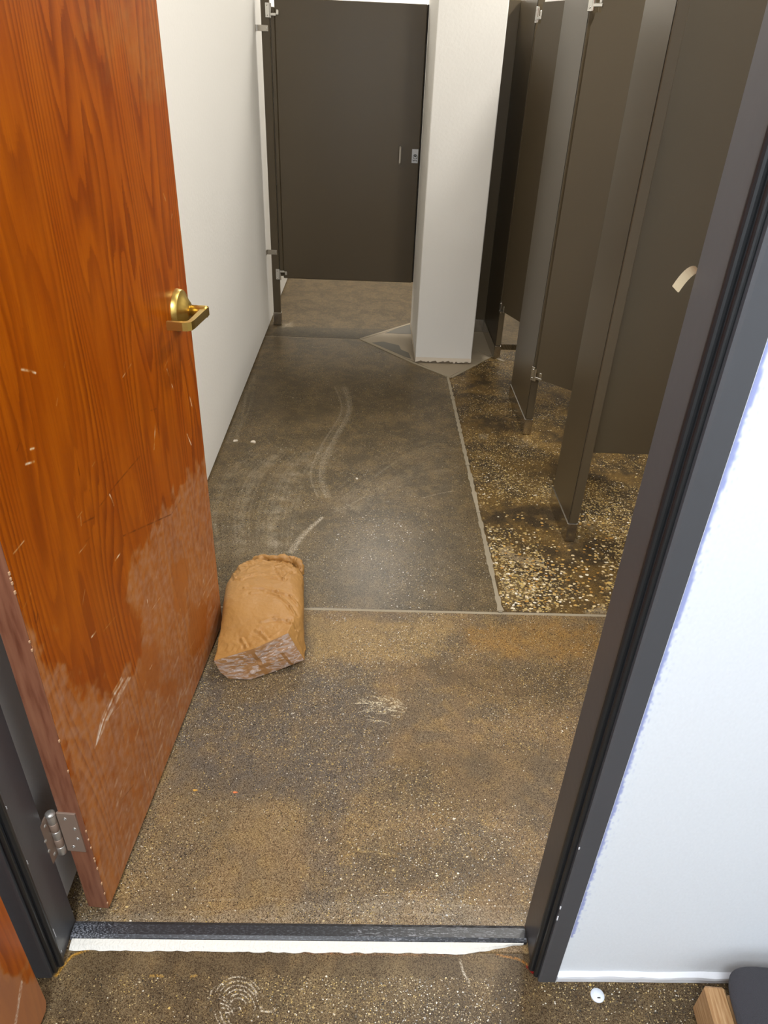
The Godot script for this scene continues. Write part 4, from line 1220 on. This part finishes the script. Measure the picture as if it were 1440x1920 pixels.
	for i in 40:
		for k in 20:
			var q := [mp.call(i, k), mp.call(i, k + 1), mp.call(i + 1, k + 1), mp.call(i + 1, k)]
			for j in [0, 2, 1, 0, 3, 2]: st.add_vertex(q[j])
	st.index()
	st.generate_normals()
	part("rolled_mouth", st.commit(), paper, t, "crumpled rolled mouth of the sack")

# ---------------------------------------------------------------- small things
func build_small_things() -> void:
	# white disc
	var t := thing("plastic_disc", "small white plastic disc lying on the hallway concrete", "disc")
	t.position = on_floor(1120, 1867)
	part("disc", lathe(Vector3.ZERO, Vector3.UP, [[0.0, 0.0], [0.0128, 0.0], [0.0132, 0.0015], [0.0124, 0.003], [0.0, 0.0034]], 26), mat("disc_white", lin(226, 232, 240), 0.4), t)
	part("mark", box(Vector3(-0.002, 0.003, 0.004), Vector3(0.004, 0.0038, 0.006), 0.0003), M.screw_dark, t)
	# furniture dolly: wooden rail with a carpeted deck
	var d := thing("furniture_dolly", "wooden furniture dolly with charcoal carpet pad against the white wall", "dolly")
	d.position = Vector3(0.664, 0.0, -0.645)
	d.rotation.y = deg_to_rad(-4.0)
	var wm := mat("dolly_wood", lin(196, 160, 116), 0.6)
	var wn := NoiseTexture2D.new()
	wn.width = 512; wn.height = 512; wn.seamless = true
	wn.noise = noise(0.02, 13, 4)
	var gr := Gradient.new()
	gr.colors = PackedColorArray([Color(0.72, 0.62, 0.5), Color(1, 1, 1)])
	wn.color_ramp = gr
	wm.albedo_texture = wn
	wm.uv1_triplanar = true; wm.uv1_scale = Vector3(14.0, 14.0, 1.2)
	part("side_rail", box(Vector3(-0.022, 0.012, 0.0), Vector3(0.016, 0.095, 0.45), 0.004), wm, d)
	part("side_rail", box(Vector3(0.28, 0.012, 0.0), Vector3(0.318, 0.095, 0.45), 0.004), wm, d)
	part("cross_rail", box(Vector3(0.016, 0.03, 0.01), Vector3(0.28, 0.09, 0.09), 0.004), wm, d)
	part("foot", box(Vector3(-0.030, 0.0, 0.06), Vector3(0.0, 0.014, 0.12), 0.003), wm, d)
	part("foot", box(Vector3(0.29, 0.0, 0.06), Vector3(0.32, 0.014, 0.12), 0.003), wm, d)
	var cm := mat("carpet_charcoal", lin(58, 56, 60), 0.95)
	cm.heightmap_enabled = true; cm.heightmap_texture = bump_tex(0.2, 19); cm.heightmap_scale = 0.2
	cm.uv1_triplanar = true; cm.uv1_scale = Vector3.ONE * 8.0
	cm.rim_enabled = true; cm.rim = 0.3
	var st := SurfaceTool.new()
	st.begin(Mesh.PRIMITIVE_TRIANGLES)
	st.set_smooth_group(0)
	var NX := 24
	var cp := func(i: int, k: int) -> Vector3:                # rounded slab, superellipse outline
		var a := TAU * (k % 48) / 48.0
		var r := sin(PI * i / NX)
		var f := pow(r, 0.35)
		var x := signf(cos(a)) * pow(absf(cos(a)), 0.28) * 0.15 * f
		var z := signf(sin(a)) * pow(absf(sin(a)), 0.28) * 0.20 * f
		return Vector3(0.160 + x, 0.112 + cos(PI * i / NX) * 0.022, 0.17 + z)
	for i in NX:
		for k in 48:
			var q := [cp.call(i, k), cp.call(i, k + 1), cp.call(i + 1, k + 1), cp.call(i + 1, k)]
			for j in [0, 1, 2, 0, 2, 3]: st.add_vertex(q[j])
	st.index()
	st.generate_normals()
	part("carpet_pad", st.commit(), cm, d)
	# crumbs of plaster on the corridor floor
	var shape := chip_mesh(31, 8)
	for k in [[441, 827, 0.014, "pale plaster flake on the corridor slab closest to the cream wall"], [475, 829, 0.017, "pale plaster flake on the corridor slab, second out from the cream wall"], [669, 898, 0.007, "tiny white plaster crumb in the middle of the corridor slab"]]:
		var f := thing("plaster_flake", k[3], "flake", "plaster flakes on the corridor floor")
		f.position = on_floor(k[0], k[1])
		var o := part("flake", shape, M.plaster, f)
		o.transform = Transform3D(Basis(Vector3.UP, k[2] * 300.0).scaled(Vector3(k[2], 0.002, k[2] * 0.7)), Vector3(0, 0.002, 0))
	for k in [[366, 1482, "ochre", [200, 150, 60]], [441, 1486, "orange", [212, 120, 70]]]:
		var f := thing("paint_flake", "tiny %s paint flake on the entry slab below the paper sack" % k[2], "flake", "paint flakes on the entry floor")
		f.position = on_floor(k[0], k[1])
		var o := part("flake", shape, mat("flake_" + k[2], lin(k[3][0], k[3][1], k[3][2]), 0.6), f)
		o.transform = Transform3D(Basis.IDENTITY.scaled(Vector3(0.006, 0.0008, 0.0035)), Vector3(0, 0.0008, 0))
